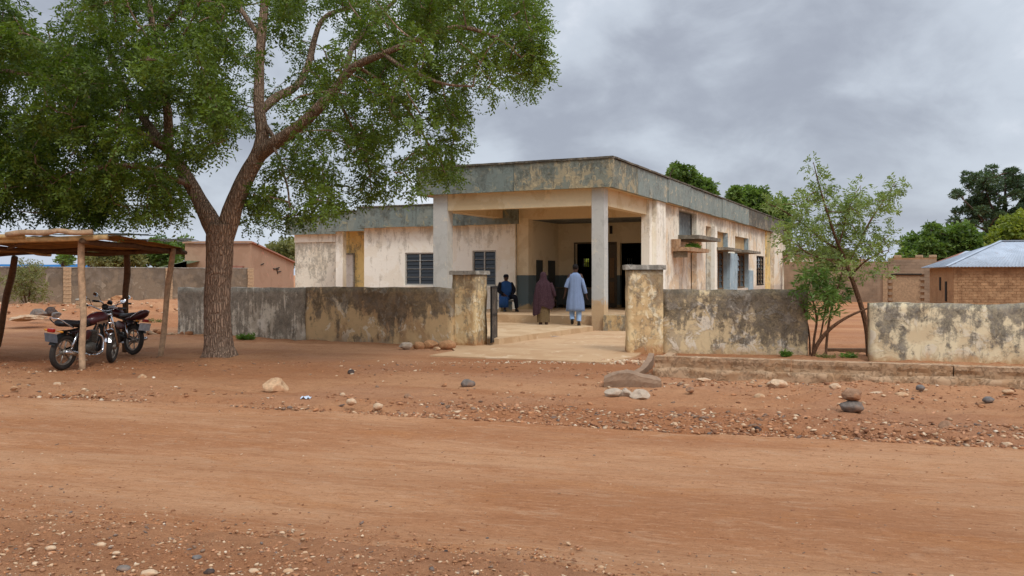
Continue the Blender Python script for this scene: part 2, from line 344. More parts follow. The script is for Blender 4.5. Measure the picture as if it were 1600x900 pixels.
# ------------------------------------------------------------------ object helpers
def tag(o, label=None, cat=None, group=None, kind=None):
    if label: o['label'] = label
    if cat: o['category'] = cat
    if group: o['group'] = group
    if kind: o['kind'] = kind
    return o
def link(name, me, mat=None, parent=None):
    o = bpy.data.objects.new(name, me); COL.objects.link(o)
    if mat is not None and len(me.materials) == 0: me.materials.append(mat)
    if parent is not None: o.parent = parent
    return o
def thing(name, label, cat, loc=(0, 0, 0), rz=0.0, group=None):
    o = bpy.data.objects.new(name, None); COL.objects.link(o); o.empty_display_size = .1
    o.location = loc; o.rotation_euler = (0, 0, rz)
    return tag(o, label, cat, group)
def npmesh(name, V, Fc, mat, parent=None, tint=None, smooth=False):
    """V (n,3); Fc (m,k) all same k"""
    V = np.asarray(V, dtype=np.float32); Fc = np.asarray(Fc, dtype=np.int32)
    me = bpy.data.meshes.new(name); me.vertices.add(len(V)); me.vertices.foreach_set('co', V.ravel())
    k = Fc.shape[1]; me.loops.add(Fc.size); me.loops.foreach_set('vertex_index', Fc.ravel())
    me.polygons.add(len(Fc)); me.polygons.foreach_set('loop_start', np.arange(len(Fc), dtype=np.int32) * k)
    if smooth: me.polygons.foreach_set('use_smooth', np.ones(len(Fc), dtype=bool))
    me.update(calc_edges=True)
    if tint is not None:
        tint = np.asarray(tint, dtype=np.float32)
        at = me.color_attributes.new('tint', 'FLOAT_COLOR', 'POINT')
        if tint.ndim == 1: tint = np.stack([tint, tint, tint, np.ones_like(tint)], 1)
        at.data.foreach_set('color', tint.ravel())
    me.materials.append(mat)
    return link(name, me, None, parent)
def bmobj(name, bm, mat, parent=None, smooth=False):
    bmesh.ops.recalc_face_normals(bm, faces=bm.faces)
    me = bpy.data.meshes.new(name); bm.to_mesh(me); bm.free()
    if smooth: me.shade_smooth()
    return link(name, me, mat, parent)
def addbox(bm, x0, x1, y0, y1, z0, z1, step=None, bev=0.0):
    """box; with step the faces are gridded so noise can roughen it"""
    if x1 < x0: x0, x1 = x1, x0
    if y1 < y0: y0, y1 = y1, y0
    if not step:
        g = bmesh.ops.create_cube(bm, size=1)['verts']
        for v in g:
            v.co = Vector(((x0 + x1) / 2 + v.co.x * (x1 - x0), (y0 + y1) / 2 + v.co.y * (y1 - y0), (z0 + z1) / 2 + v.co.z * (z1 - z0)))
        if bev:
            es = {e for v in g for e in v.link_edges}
            bmesh.ops.bevel(bm, geom=list(es), offset=bev, segments=1, affect='EDGES')
        return
    n = [max(1, int(math.ceil((c1 - c0) / step))) for c0, c1 in ((x0, x1), (y0, y1), (z0, z1))]
    L = [(x0, x1), (y0, y1), (z0, z1)]; cache = {}
    def vert(i, j, k):
        key = (i, j, k)
        if key not in cache:
            cache[key] = bm.verts.new([L[a][0] + (L[a][1] - L[a][0]) * q / n[a] for a, q in enumerate(key)])
        return cache[key]
    for a in range(3):
        p, q = (a + 1) % 3, (a + 2) % 3
        for side in (0, n[a]):
            for i in range(n[p]):
                for j in range(n[q]):
                    idx = []
                    for di, dj in ((0, 0), (1, 0), (1, 1), (0, 1)):
                        t = [0, 0, 0]; t[a] = side; t[p] = i + di; t[q] = j + dj; idx.append(vert(*t))
                    if side == 0: idx.reverse()
                    bm.faces.new(idx)
def roughen(bm, amp, freq=2.0, seed=0.0, fine=.4):
    off = Vector((seed * 7.3, seed * 3.1, seed * 1.7))
    for v in bm.verts:
        c = v.co * freq + off
        v.co = v.co + mnoise.noise_vector(c) * amp + mnoise.noise_vector(c * 4.3) * amp * fine
def box(name, mat, parent, x0, x1, y0, y1, z0, z1, step=None, amp=0.0, freq=2.0, bev=0.0):
    bm = bmesh.new(); addbox(bm, x0, x1, y0, y1, z0, z1, step, bev)
    if amp: roughen(bm, amp, freq, x0 + y0)
    return bmobj(name, bm, mat, parent)
def prism(bm, poly, z0, z1):
    lo = [bm.verts.new((x, y, z0)) for x, y in poly]; hi = [bm.verts.new((x, y, z1)) for x, y in poly]
    bm.faces.new(lo[::-1]); bm.faces.new(hi)
    n = len(poly)
    for i in range(n): bm.faces.new((lo[i], lo[(i + 1) % n], hi[(i + 1) % n], hi[i]))
def gradhash(ix, iy, seed):
    h = (ix.astype(np.int64) * 374761393 + iy.astype(np.int64) * 668265263 + seed * 1442695041) & 0x7fffffff
    h = ((h ^ (h >> 13)) * 1274126177) & 0x7fffffff
    return ((h ^ (h >> 16)) & 0xffff) / 65535.0
def vnoise(x, y, seed=0):
    ix, iy = np.floor(x).astype(np.int64), np.floor(y).astype(np.int64); fx, fy = x - ix, y - iy
    fx = fx * fx * (3 - 2 * fx); fy = fy * fy * (3 - 2 * fy)
    a = gradhash(ix, iy, seed); b_ = gradhash(ix + 1, iy, seed); c = gradhash(ix, iy + 1, seed); d = gradhash(ix + 1, iy + 1, seed)
    return (a * (1 - fx) + b_ * fx) * (1 - fy) + (c * (1 - fx) + d * fx) * fy - .5
def fbm(x, y, oct=4, seed=0, gain=.5):
    s = 0; a = 1.0
    for i in range(oct): s = s + a * vnoise(x * 2 ** i + 17.3 * i, y * 2 ** i - 9.1 * i, seed + i); a *= gain
    return s
def catmull(pts, rad, n=5):
    P_ = np.array([list(p) for p in pts], float); r = np.array(rad, float)
    Pe = np.vstack([2 * P_[0] - P_[1], P_, 2 * P_[-1] - P_[-2]]); out = []; ro = []
    for i in range(len(P_) - 1):
        p0, p1, p2, p3 = Pe[i:i + 4]
        for j in range(n):
            t = j / n
            out.append(.5 * ((2 * p1) + (-p0 + p2) * t + (2 * p0 - 5 * p1 + 4 * p2 - p3) * t * t + (-p0 + 3 * p1 - 3 * p2 + p3) * t ** 3))
            ro.append(r[i] * (1 - t) + r[i + 1] * t)
    out.append(P_[-1]); ro.append(r[-1])
    return np.array(out), np.array(ro)
def tube_np(pts, rad, segs=8, amp=0.0, cap=True):
    """one swept tube -> V, F(quads)"""
    pts = np.asarray(pts, float); rad = np.asarray(rad, float); n = len(pts)
    T = np.gradient(pts, axis=0); T /= (np.linalg.norm(T, axis=1)[:, None] + 1e-9)
    ref = np.array([1, 0, 0.]) if abs(T[:, 0]).mean() < .8 else np.array([0, 1., 0])
    A = np.cross(T, ref); A /= (np.linalg.norm(A, axis=1)[:, None] + 1e-9); B = np.cross(T, A)
    th = np.linspace(0, 2 * np.pi, segs, endpoint=False)
    rr = rad[:, None] * np.ones(segs)[None]
    if amp:
        s = np.arange(n)[:, None] * .55
        rr = rr * (1 + amp * (np.sin(th * 3 + s * .5 + pts[0, 0]) * .5 + np.sin(th * 5 - s * .8) * .35 + vnoise(th[None] * 3 + s, s * 1.3 + 0 * th[None], 5) * 1.1))
    V = pts[:, None] + rr[..., None] * (np.cos(th)[None, :, None] * A[:, None] + np.sin(th)[None, :, None] * B[:, None])
    V = V.reshape(-1, 3)
    i = np.arange(n - 1)[:, None] * segs; j = np.arange(segs)[None]; j2 = (j + 1) % segs
    Fq = np.stack([i + j, i + j2, i + segs + j2, i + segs + j], -1).reshape(-1, 4)
    if cap:
        V = np.vstack([V, pts[0], pts[-1]]); c0, c1 = len(V) - 2, len(V) - 1
        jj = np.arange(0, segs, 2)
        f0 = np.stack([np.full_like(jj, c0), (jj + 2) % segs, (jj + 1) % segs, jj], -1)
        f1 = np.stack([np.full_like(jj, c1), (n - 1) * segs + jj, (n - 1) * segs + (jj + 1) % segs, (n - 1) * segs + (jj + 2) % segs], -1)
        if segs % 2 == 0: Fq = np.vstack([Fq, f0, f1])
    return V, Fq
def tubes(name, paths, mat, parent=None, smooth=True, amp=0.0):
    Vs, Fs, off = [], [], 0
    for pts, rad, segs in paths:
        if np.isscalar(rad): rad = [rad] * len(pts)
        V, Fq = tube_np([list(p) for p in pts], rad, segs, amp); Vs.append(V); Fs.append(Fq + off); off += len(V)
    return npmesh(name, np.vstack(Vs), np.vstack(Fs), mat, parent, smooth=smooth)
def smoothpath(pts, rad, n=4, segs=8):
    if np.isscalar(rad): rad = [rad] * len(pts)
    a, r = catmull(pts, rad, n); return a, r, segs

# ------------------------------------------------------------------ ground and road
def far_edge(x): return 10.15 - .30 * x
def near_edge(x): return 5.0 - .36 * x
def roadmask(x, y):
    wob = .55 * fbm(x * .7, y * .7, 4, 3)
    a = (far_edge(x) + wob - y) / .5; b_ = (y - near_edge(x) + wob) / .5
    return np.clip(np.minimum(a, b_) + .5, 0, 1)
def hgt(x, y):
    x = np.asarray(x, float); y = np.asarray(y, float)
    calm = np.clip(np.hypot((x - .2) / 3.4, (y - 19.5) / 5.0) - .75, 0.0, 1)     # flat where the cement apron lies
    calm = np.minimum(calm, np.clip((27 - y) / 5, .0, 1) + (x < -8) * 1.0)
    z = fbm(x * .35, y * .35, 3, 11) * .07 + fbm(x * 1.6, y * 1.6, 4, 21) * .05 + fbm(x * 6, y * 6, 3, 31, .6) * .036
    z = z * np.clip(calm, .12, 1)
    e = y - far_edge(x)
    z = z + .035 * np.exp(-((e - .5) / .35) ** 2) * (.6 + fbm(x * 1.5, y * 1.5, 3, 7)) + .035 * np.clip((e) / 1.2, 0, 1)
    z = z - .035 * np.clip(calm, 0, 1) * 0
    # rubble mounds in the yard on the left
    for mx_, my, sx, sy, h in ((-19.5, 33.5, 5, 2.2, .42), (-14.5, 36, 4, 2.5, .45), (-23, 30, 4, 2, .25), (-12.2, 30.5, 1.8, 1.2, .3), (-14.4, 40, 4.5, 3, .55)):
        z = z + h * np.exp(-((x - mx_) / sx) ** 2 - ((y - my) / sy) ** 2) * (1 + fbm(x * 1.2, y * 1.2, 4, 9) * .8)
    z = z + np.where(y > 30, fbm(x * .08, y * .08, 2, 41) * .15, 0)
    z = z + .05 * np.exp(-((x - 4.3) / .9) ** 2 - ((y - 11.6) / .35) ** 2)
    return z
def ground_z(x, y): return float(hgt(np.array([x]), np.array([y]))[0])
def road_z(x, y):
    x = np.asarray(x, float); y = np.asarray(y, float); m = roadmask(x, y)
    c17, s17 = math.cos(R(-17)), math.sin(R(-17)); v = -x * s17 + y * c17; u_ = x * c17 + y * s17
    trk = sum(-.022 * np.exp(-((v - v0 - .12 * np.sin(u_ * .35 + v0)) / .13) ** 2) for v0 in (5.6, 7.05, 7.9, 9.2))
    rut = trk + fbm(v * 1.6 + 50, (x * c17 + y * s17) * .12, 3, 61) * .045 + fbm(x * 5, y * 5, 3, 62) * .008
    return -.012 + rut - .06 * (1 - m) ** 2
def surf(x, y):
    m = roadmask(np.array([x]), np.array([y]))[0]
    return float(np.maximum(hgt(np.array([x]), np.array([y])) - .05 * m, road_z(np.array([x]), np.array([y])))[0])
def grid_obj(name, xs, ys, zf, mat):
    X, Y = np.meshgrid(xs, ys); Z = zf(X, Y)
    V = np.stack([X.ravel(), Y.ravel(), Z.ravel()], 1); nx, ny = len(xs), len(ys)
    i = np.arange(ny - 1)[:, None] * nx; j = np.arange(nx - 1)[None]
    Fq = np.stack([i + j, i + j + 1, i + nx + j + 1, i + nx + j], -1).reshape(-1, 4)
    return npmesh(name, V, Fq, mat, smooth=True)
def stretch(a, b_, st, far, g):
    v = list(np.arange(a, b_, st)); s = st
    while v[-1] < far: s *= g; v.append(v[-1] + s)
    return v
xs = stretch(0, 9.5, .045, 9000, 1.09); xs = sorted([-x for x in xs[1:]] + xs)
ys = stretch(3.2, 17, .045, 9000, 1.06); back = stretch(0, .1, .1, 4000, 1.5); ys = [3.2 - v for v in back[:0:-1]] + ys
gnd = grid_obj('ground', np.array(xs), np.array(ys), lambda x, y: hgt(x, y) - .12 * np.clip(roadmask(x, y) * 1.5 - .35, 0, 1) * (y < 40), MT['ground'])
tag(gnd, kind='structure')
# the road sheet lies in a frame turned with the road
t = np.array(sorted([-v for v in stretch(0, 12, .055, 600, 1.12)[1:]] + stretch(0, 12, .055, 600, 1.12)))
s_ = np.linspace(-.12, 1.12, 130)
T_, S_ = np.meshgrid(t, s_)
X = T_ + 0.0; Yn = near_edge(X); Yf = far_edge(X); Y = Yn + (Yf - Yn) * S_
# near the sides the two edges keep a road width of at least 4 m
Yn = np.minimum(near_edge(X), Yf - 3.6); Y = Yn + (Yf - Yn) * S_
mk_ = roadmask(X, Y); Z = road_z(X, Y); nx, ny = len(t), len(s_)
i = np.arange(ny - 1)[:, None] * nx; j = np.arange(nx - 1)[None]
Fq = np.stack([i + j, i + j + 1, i + nx + j + 1, i + nx + j], -1).reshape(-1, 4)
rd = npmesh('road', np.stack([X.ravel(), Y.ravel(), Z.ravel()], 1), Fq, MT['road'], smooth=True); tag(rd, kind='structure')

# far hills, the blue of haze painted on
rs = np.random.RandomState(5)
th = np.linspace(R(-75), R(75), 220); rr = np.array([3000, 3600, 4200]); prof = []
hx = 24 + 26 * (fbm(th * 6, th * 0, 4, 77) + .3); hx = np.clip(hx, 4, 60) * np.clip((-th - R(20)) / R(5), 0.0, 1.0)
V = []
for q, k in zip(rr, (0, 1, .2)):
    V.append(np.stack([np.sin(th) * q, np.cos(th) * q, hx * k * 1.55 - 3], 1))
V = np.vstack(V); nt_ = len(th); i = np.arange(2)[:, None] * nt_; j = np.arange(nt_ - 1)[None]
hl = npmesh('hills', V, np.stack([i + j, i + j + 1, i + nt_ + j + 1, i + nt_ + j], -1).reshape(-1, 4), MT['hill'], smooth=True); tag(hl, kind='structure')

# ------------------------------------------------------------------ the clinic building
BP, BA = Vector((2.87, 25.3, 0)), R(25.1); bc, bs = math.cos(BA), math.sin(BA)
def bx(px, y): k = (px - 800) / F; return (k * (BP.y + bc * y) - BP.x - bs * y) / (bc + k * bs)
def by(px, x): k = (px - 800) / F; return (k * (BP.y - bs * x) - BP.x - bc * x) / (bs - k * bc)
def BW(x, y, z=0): return Vector((BP.x + bc * x + bs * y, BP.y - bs * x + bc * y, z))
clinic = thing('clinic_building', 'long single storey cream clinic with open porch, flat roof and grey green fascia', 'building', BP, -BA)
def walls(name, mat, axis, fixed, th, a0, a1, z0, z1, ops=(), step=.5, amp=.006, parent=clinic):
    """wall along x ('x') or y ('y') at the plane 'fixed' (thickness th towards +), with openings (a0,a1,z0,z1)"""
    bm = bmesh.new()
    def bb(p0, p1, q0, q1):
        if p1 - p0 < .001 or q1 - q0 < .001: return
        if axis == 'x': addbox(bm, p0, p1, fixed, fixed + th, q0, q1, step)
        else: addbox(bm, fixed, fixed + th, p0, p1, q0, q1, step)
    cur = a0
    for (o0, o1, q0, q1) in sorted(ops):
        bb(cur, o0, z0, z1); bb(o0, o1, z0, q0); bb(o0, o1, q1, z1); cur = o1
    bb(cur, a1, z0, z1)
    roughen(bm, amp, 1.3, 0, .5)
    return bmobj(name, bm, mat, parent)
def box_c(name, mat, *a, parent=clinic, **k): return box(name, mat, parent, *a, **k)
def window(axis, fixed, a0, a1, z0, z1, fm, louvres=9, bars=3, mull=1, depth=.05, parent=clinic, label=None, gm='glass'):
    """frame mesh (part) with its panes and burglar bars (sub-parts). 'fixed' is the outer plane, outside is towards - for 'x', + for 'y'"""
    sg = 1 if axis == 'x' else -1
    def bb(bm, p0, p1, q0, q1, d0, d1):
        e0, e1 = fixed + sg * d0, fixed + sg * d1
        if axis == 'x': addbox(bm, p0, p1, e0, e1, q0, q1)
        else: addbox(bm, e0, e1, p0, p1, q0, q1)
    t_ = .05; bm = bmesh.new()
    bb(bm, a0, a0 + t_, z0, z1, 0, .07); bb(bm, a1 - t_, a1, z0, z1, 0, .07)
    bb(bm, a0 + t_, a1 - t_, z1 - t_, z1, 0, .07); bb(bm, a0 + t_, a1 - t_, z0, z0 + t_, -.03, .07)
    xs_ = [a0 + t_ + (a1 - a0 - 2 * t_) * i / (mull + 1) for i in range(mull + 2)]
    for x in xs_[1:-1]: bb(bm, x - .025, x + .025, z0 + t_, z1 - t_, .004, .06)
    fr = bmobj('window', bm, MT[fm], parent)
    if label: fr['label'] = label
    for i in range(mull + 1):
        bm = bmesh.new(); q0, q1 = xs_[i] + .02, xs_[i + 1] - .02; n = louvres
        for k in range(n):
            za = z0 + t_ + (z1 - z0 - 2 * t_) * k / n; zb = z0 + t_ + (z1 - z0 - 2 * t_) * (k + 1) / n + .01
            co = []
            for (p, z, d) in ((q0, za, .02), (q1, za, .02), (q1, zb, .06), (q0, zb, .06)):
                e = fixed + sg * d; co.append(bm.verts.new((p, e, z) if axis == 'x' else (e, p, z)))
            bm.faces.new(co)
            co2 = [bm.verts.new(v.co + (Vector((0, sg * .006, 0)) if axis == 'x' else Vector((sg * .006, 0, 0)))) for v in co]; bm.faces.new(co2[::-1])
            for a in range(4): bm.faces.new((co[a], co[(a + 1) % 4], co2[(a + 1) % 4], co2[a]))
        bmobj('louvre_pane', bm, MT[gm], fr)
    if bars:
        bm = bmesh.new()
        for k in range(1, bars + 1):
            z = z0 + (z1 - z0) * k / (bars + 1); bb(bm, a0 + t_, a1 - t_, z - .006, z + .006, -.010, .002)
        bmobj('burglar_bar', bm, MT['wframe' if fm == 'wframe' else 'wframe_d'], fr)
    return fr

ZF, ZT = 4.18, 5.0
YB = 4.6                        # back plane of the porch / front plane of the left wing
XW = -.25                       # plane of the long side wall
XL = bx(650, 0)                 # left end of the porch roof
YE = by(1234, 0)                # far end of the main fascia
WG = 4.25                       # top of the wing
# roofs
box_c('porch_roof', MT['beam'], XL + .1, -.1, .1, YB + .2, ZF + .012, 4.6)
box_c('main_roof', MT['beam'], -7.9, -.1, YB + .2, 15.2, ZF + .012, 4.6)
box_c('wing_roof_slab', MT['beam'], -5.5, -.1, 15.2, YE - .05, ZF + .012, 4.6)
# fascia panels, front
fr = [650, 803, 957.5]
random.seed(4)
for k in range(2):
    x0, x1 = bx(fr[k], 0), bx(fr[k + 1], 0); o = .012 * k
    box_c('fascia_panel', MT['fascia_b' if k else 'fascia_a'], x0 + .008, x1 - (.0 if k else .008), -o, .11 - o, ZF, ZT, step=.25, amp=.006)
box_c('fascia_panel', MT['fascia_a'], XL, XL + .11, .115, YB, ZF, ZT, step=.4, amp=.004)
edges = [by(p, 0) for p in (957.5, 998, 1044, 1079.5, 1113, 1128.5, 1153, 1170, 1184, 1201, 1218, 1234)]; edges[0] = .125
mats = ['fascia_b', 'fascia_c', 'fascia_c', 'fascia_c', 'fascia_c', 'fascia_c', 'fascia_c', 'fascia_d', 'fascia_d', 'fascia_d', 'fascia_d']
for k in range(len(edges) - 1):
    o = random.uniform(-.02, .012)
    box_c('fascia_panel', MT[mats[k]], -.12 + o, o, edges[k] + .012, edges[k + 1] - .012, ZF + random.uniform(-.01, .02), ZT + random.uniform(-.015, .015), step=.4, amp=.006)
box_c('fascia_backing', MT['mast'], -.2, -.125, .12, YE - .06, 4.3, 4.93)
# copings
box_c('coping', MT['coping'], XL - .03, .03, -.045, .2, ZT + .004, ZT + .062, step=.2, amp=.01, freq=4)
box_c('coping', MT['coping'], -.2, .035, .205, YE, ZT + .018, ZT + .07, step=.3, amp=.012, freq=4)
# columns at the front and the beams
cxr = (-.70, -.32); cxl = (bx(677, .2), bx(699, .2))
for (a, c_) in (cxr, cxl): box_c('column', MT['column'], a, c_, .2, .55, .0, ZF + .01, step=.3, amp=.006)
ZB = 3.68
box_c('front_beam', MT['beam'], cxl[1], cxr[0], .23, .52, ZB, ZF + .011, step=.4, amp=.004)
box_c('side_beam', MT['beam'], cxr[0] + .05, cxr[1] - .03, .551, YB, ZB, ZF + .011, step=.4, amp=.004)
box_c('side_beam', MT['beam'], cxl[0] + .05, cxl[1] - .03, .551, YB - .31, ZB, ZF + .011, step=.4, amp=.004)
# pillars in the back plane
pl0, pl1 = bx(808, YB - .1), bx(826, YB - .1); pr0, pr1 = bx(1002, YB), bx(1017, YB)
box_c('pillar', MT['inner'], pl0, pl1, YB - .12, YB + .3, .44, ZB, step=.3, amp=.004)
box_c('pillar', MT['cream'], pr0, XW - .003, YB + .002, YB + .35, .44, ZF + .011, step=.3, amp=.004)
box_c('pillar', MT['cream'], bx(797, YB - .2), bx(805, YB - .2), YB - .22, YB - .002, .44, WG - .6, step=.3, amp=.004)
box_c('back_beam', MT['beam'], pl0 - .35, pr0 - .004, YB - .1, YB + .25, ZB - .06, ZF + .011, step=.4, amp=.004)
# lobby: side wall, ceiling, back wall with two doorways, room behind coloured near-black for its shade, with two little windows
XS = bx(868, 7.5)
lob = 7.5
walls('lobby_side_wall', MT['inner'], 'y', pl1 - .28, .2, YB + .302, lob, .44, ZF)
d1 = (bx(899, lob), bx(962, lob)); d2 = (bx(968.5, lob), bx(1003, lob))
DH = CH + (HZ - 381) * BW(d1[0], lob).y / F
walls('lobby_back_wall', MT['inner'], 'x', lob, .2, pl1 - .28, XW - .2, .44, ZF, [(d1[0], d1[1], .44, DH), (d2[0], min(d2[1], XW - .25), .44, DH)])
box_c('lobby_ceiling', MT['slate'], pl1 - .07, XW - .2, YB + .36, lob - .01, 3.62, 3.70)
YR = 15.0
def zat(px, py, x, y): return CH + (HZ - py) * BW(x, y).y / F
w1 = (bx(911, YR), bx(920, YR)); w2 = (bx(978, YR), bx(988, YR))
zl, zh = zat(915, 417, w1[0], YR), zat(915, 404, w1[0], YR)
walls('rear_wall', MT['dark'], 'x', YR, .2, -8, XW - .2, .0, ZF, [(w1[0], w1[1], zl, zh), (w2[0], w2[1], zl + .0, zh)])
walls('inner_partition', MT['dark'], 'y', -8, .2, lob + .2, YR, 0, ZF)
for wv in (w1, w2):
    bm = bmesh.new()
    for k in (1, 2): addbox(bm, wv[0] + (wv[1] - wv[0]) * k / 3 - .012, wv[0] + (wv[1] - wv[0]) * k / 3 + .012, YR + .05, YR + .08, zl, zh)
    for k in (1,): addbox(bm, wv[0], wv[1], YR + .085, YR + .1, (zl + zh) / 2 - .015, (zl + zh) / 2 + .015)
    bmobj('window_grille', bm, MT['black'], clinic)
# door leaves
dl = box_c('door', MT['door_dark'], bx(951, lob + .1), d1[1] - .01, lob + .06, lob + .11, .45, DH - .02)
bm = bmesh.new(); addbox(bm, bx(951, lob + .1) + .06, d1[1] - .07, lob + .045, lob + .059, .6, 1.4); addbox(bm, bx(951, lob + .1) + .06, d1[1] - .07, lob + .045, lob + .059, 1.55, 2.3); bmobj('door_panel', bm, MT['wframe_d'], dl)
bm = bmesh.new()
for a in (d1[0] - .05, d1[1]): addbox(bm, a, a + .05, lob - .03, lob + .03, .44, DH + .05)
addbox(bm, d1[0], d1[1], lob - .03, lob + .03, DH, DH + .05); bmobj('door_frame', bm, MT['door_dark'], clinic)
# notice boards on the lobby side wall and a sign above
for (a, c_, z0, z1) in ((YB + .75, YB + 1.3, 1.05, 2.2), (YB + 1.85, YB + 2.5, .6, 2.2)):
    box_c('notice_board', MT['darkwood'], pl1 - .079, pl1 - .05, a, c_, z0, z1)
sx0 = bx(952.5, lob - .05)
box_c('wall_sign', MT['mast'], sx0, sx0 + .1, lob - .05, lob - .01, 3.2, 3.5)
# floors
box_c('porch_floor', MT['floor'], cxl[0] - .05, XW - .2, .36, lob, -.1, .44, step=.4, amp=.006)
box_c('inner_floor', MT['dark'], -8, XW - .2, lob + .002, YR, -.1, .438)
MT['plinth'] = plaster('plinth_plaster', lin(206, 178, 132), lin(190, 160, 116), lin(104, 102, 92), lin(206, 186, 150), 1.2, 1.4, .09, .85, 1.8, drip=.7, palea=.2)
box_c('porch_plinth', MT['plinth'], cxr[1] + .01, 1.7, .1, .45, -.1, .50, step=.2, amp=.01)
box_c('side_plinth', MT['floor'], XW - .19, 1.6, .46, 4.2, -.1, .43, step=.4, amp=.006)
dk = BW(-3.55, 6.6, .44); dsk = thing('desk', 'dark wooden desk inside the porch lobby behind the person in the veil', 'desk', dk, -BA)
box('desk_top', MT['door_dark'], dsk, -.8, .8, -.3, .3, .72, .76, bev=.01)
for s_x in (-.76, .72): box('leg', MT['darkwood'], dsk, s_x, s_x + .04, -.28, .28, 0, .719)
box('front_board', MT['darkwood'], dsk, -.719, .719, -.26, -.23, .12, .719)
# ---- left wing, three stepped bays
xr = pl0 - .03
w1x = (bx(632.5, YB), bx(679, YB)); w2x = (bx(738, YB), bx(775, YB))
z1a, z1b = zat(655, 445.5, w1x[0], YB), zat(655, 395, w1x[0], YB)
z2a, z2b = zat(756, 446.5, w2x[0], YB), zat(756, 391.5, w2x[0], YB)
xb = bx(569, YB)
walls('wing_wall', MT['cream'], 'x', YB, .2, xb, pl0 - .002, 0, ZF - .68, [(*w1x, z1a, z1b), (*w2x, z2a, z2b)])
window('x', YB + .03, *w1x, z1a, z1b, 'wframe', 8, 3, 1, label='two light louvre window left of the porch column')
window('x', YB + .03, *w2x, z2a, z2b, 'wframe', 8, 3, 1, label='louvre window beside the seated person')
for wv, za, zb in ((w1x, z1a, z1b), (w2x, z2a, z2b)):
    box_c('room_shade_backing', MT['dark'], wv[0] - .05, wv[1] + .05, YB + .21, YB + .5, za - .05, zb + .05)  # solid block behind the glass, room shade put into its colour
    box_c('window_sill', MT['cream'], wv[0] - .06, wv[1] + .06, YB - .05, YB + .03, za - .07, za - .004)
xf = bx(557, YB - .3)
ZW0 = 3.46
lj = [xf, bx(600, YB - .3), bx(650, YB - .3), bx(725, YB - .3), -4.95]
for k in range(4):
    box_c('fascia_panel', MT['fascia_w'], lj[k] + .008, lj[k + 1] - .008, YB - .3 - .008 * (k % 2), YB - .2, ZW0 + .01 * (k % 2), WG, step=.3, amp=.006)
box_c('coping', MT['coping'], xf - .03, -4.95, YB - .33, YB - .1, WG + .004, WG + .05, step=.2, amp=.01, freq=4)
box_c('wing_roof', MT['beam'], xf + .02, -4.96, YB - .199, 10, ZW0 + .02, 4.1)
# second bay: fascia stepped back, yellow recess with a white door
y2 = 5.6; x2 = bx(507, y2)
box_c('fascia_panel', MT['fascia_w'], x2, xf + .0, y2, y2 + .12, ZW0 - .02, WG - .02, step=.3, amp=.006)
box_c('fascia_panel', MT['fascia_w'], xf, xf + .1, YB - .195, y2 - .003, ZW0, WG, step=.3, amp=.004)
box_c('coping', MT['coping'], x2 - .03, xf, y2 - .03, y2 + .2, WG - .016, WG + .03, step=.2, amp=.01, freq=4)
box_c('wing_roof', MT['beam'], x2 + .02, xf + .02, y2 + .121, 11, ZW0 + .01, 4.1)
y2w = 6.6
walls('recess_wall', MT['yellow'], 'x', y2w, .2, bx(536, y2w), xb + .4, 0, ZW0 + .02)
walls('recess_side', MT['cream'], 'y', xb + .002, .2, YB + .202, y2w, 0, ZW0)
box_c('pilaster', MT['cream'], bx(524.5, y2 + .3), bx(535.5, y2 + .3), y2 + .3, y2 + .55, 0, ZW0 - .0, step=.3, amp=.005)
dx0, dx1 = bx(540.5, y2w), bx(553, y2w); dz = zat(545, 398, dx0, y2w)
dr = box_c('door', MT['white_door'], dx0, dx1, y2w - .05, y2w - .006, 0.1, dz); dr['label'] = 'narrow white door in the yellow recess'
bm = bmesh.new(); addbox(bm, dx0 - .06, dx0 - .002, y2w - .08, y2w - .004, .1, dz + .06); addbox(bm, dx1 + .002, dx1 + .06, y2w - .08, y2w - .004, .1, dz + .06); addbox(bm, dx0, dx1, y2w - .08, y2w - .004, dz + .002, dz + .06)
bmobj('door_frame', bm, MT['cap'], clinic)
# third bay
y3 = 7.6; x3 = bx(446, y3)
box_c('fascia_panel', MT['fascia_w'], x3, x2 - .01, y3, y3 + .12, ZW0, WG - .05, step=.3, amp=.006)
box_c('fascia_panel', MT['fascia_w'], x2 - .005, x2 + .1, y2 + .125, y3 + .05, ZW0 - .01, WG - .03, step=.3, amp=.004)
box_c('coping', MT['coping'], x3 - .03, x2, y3 - .03, y3 + .2, WG - .046, WG, step=.2, amp=.01, freq=4)
box_c('wing_roof', MT['beam'], x3 + .02, x2 + .02, y3 + .121, 13, ZW0 + .02, 4.1)
x3w = bx(461, y3 + .3)
walls('end_bay_wall', MT['cream_mould'], 'x', y3 + .3, .2, x3w, bx(526, y3 + .3) + .5, 0, ZW0 + .02)
walls('end_wall', MT['cream_mould'], 'y', x3w + .002, .2, y3 + .502, 13, 0, ZW0)
box_c('wall_band', MT['cream'], x3w, bx(524, y3 + .25), y3 + .25, y3 + .3 - .002, ZW0 - .34, ZW0 + .01)
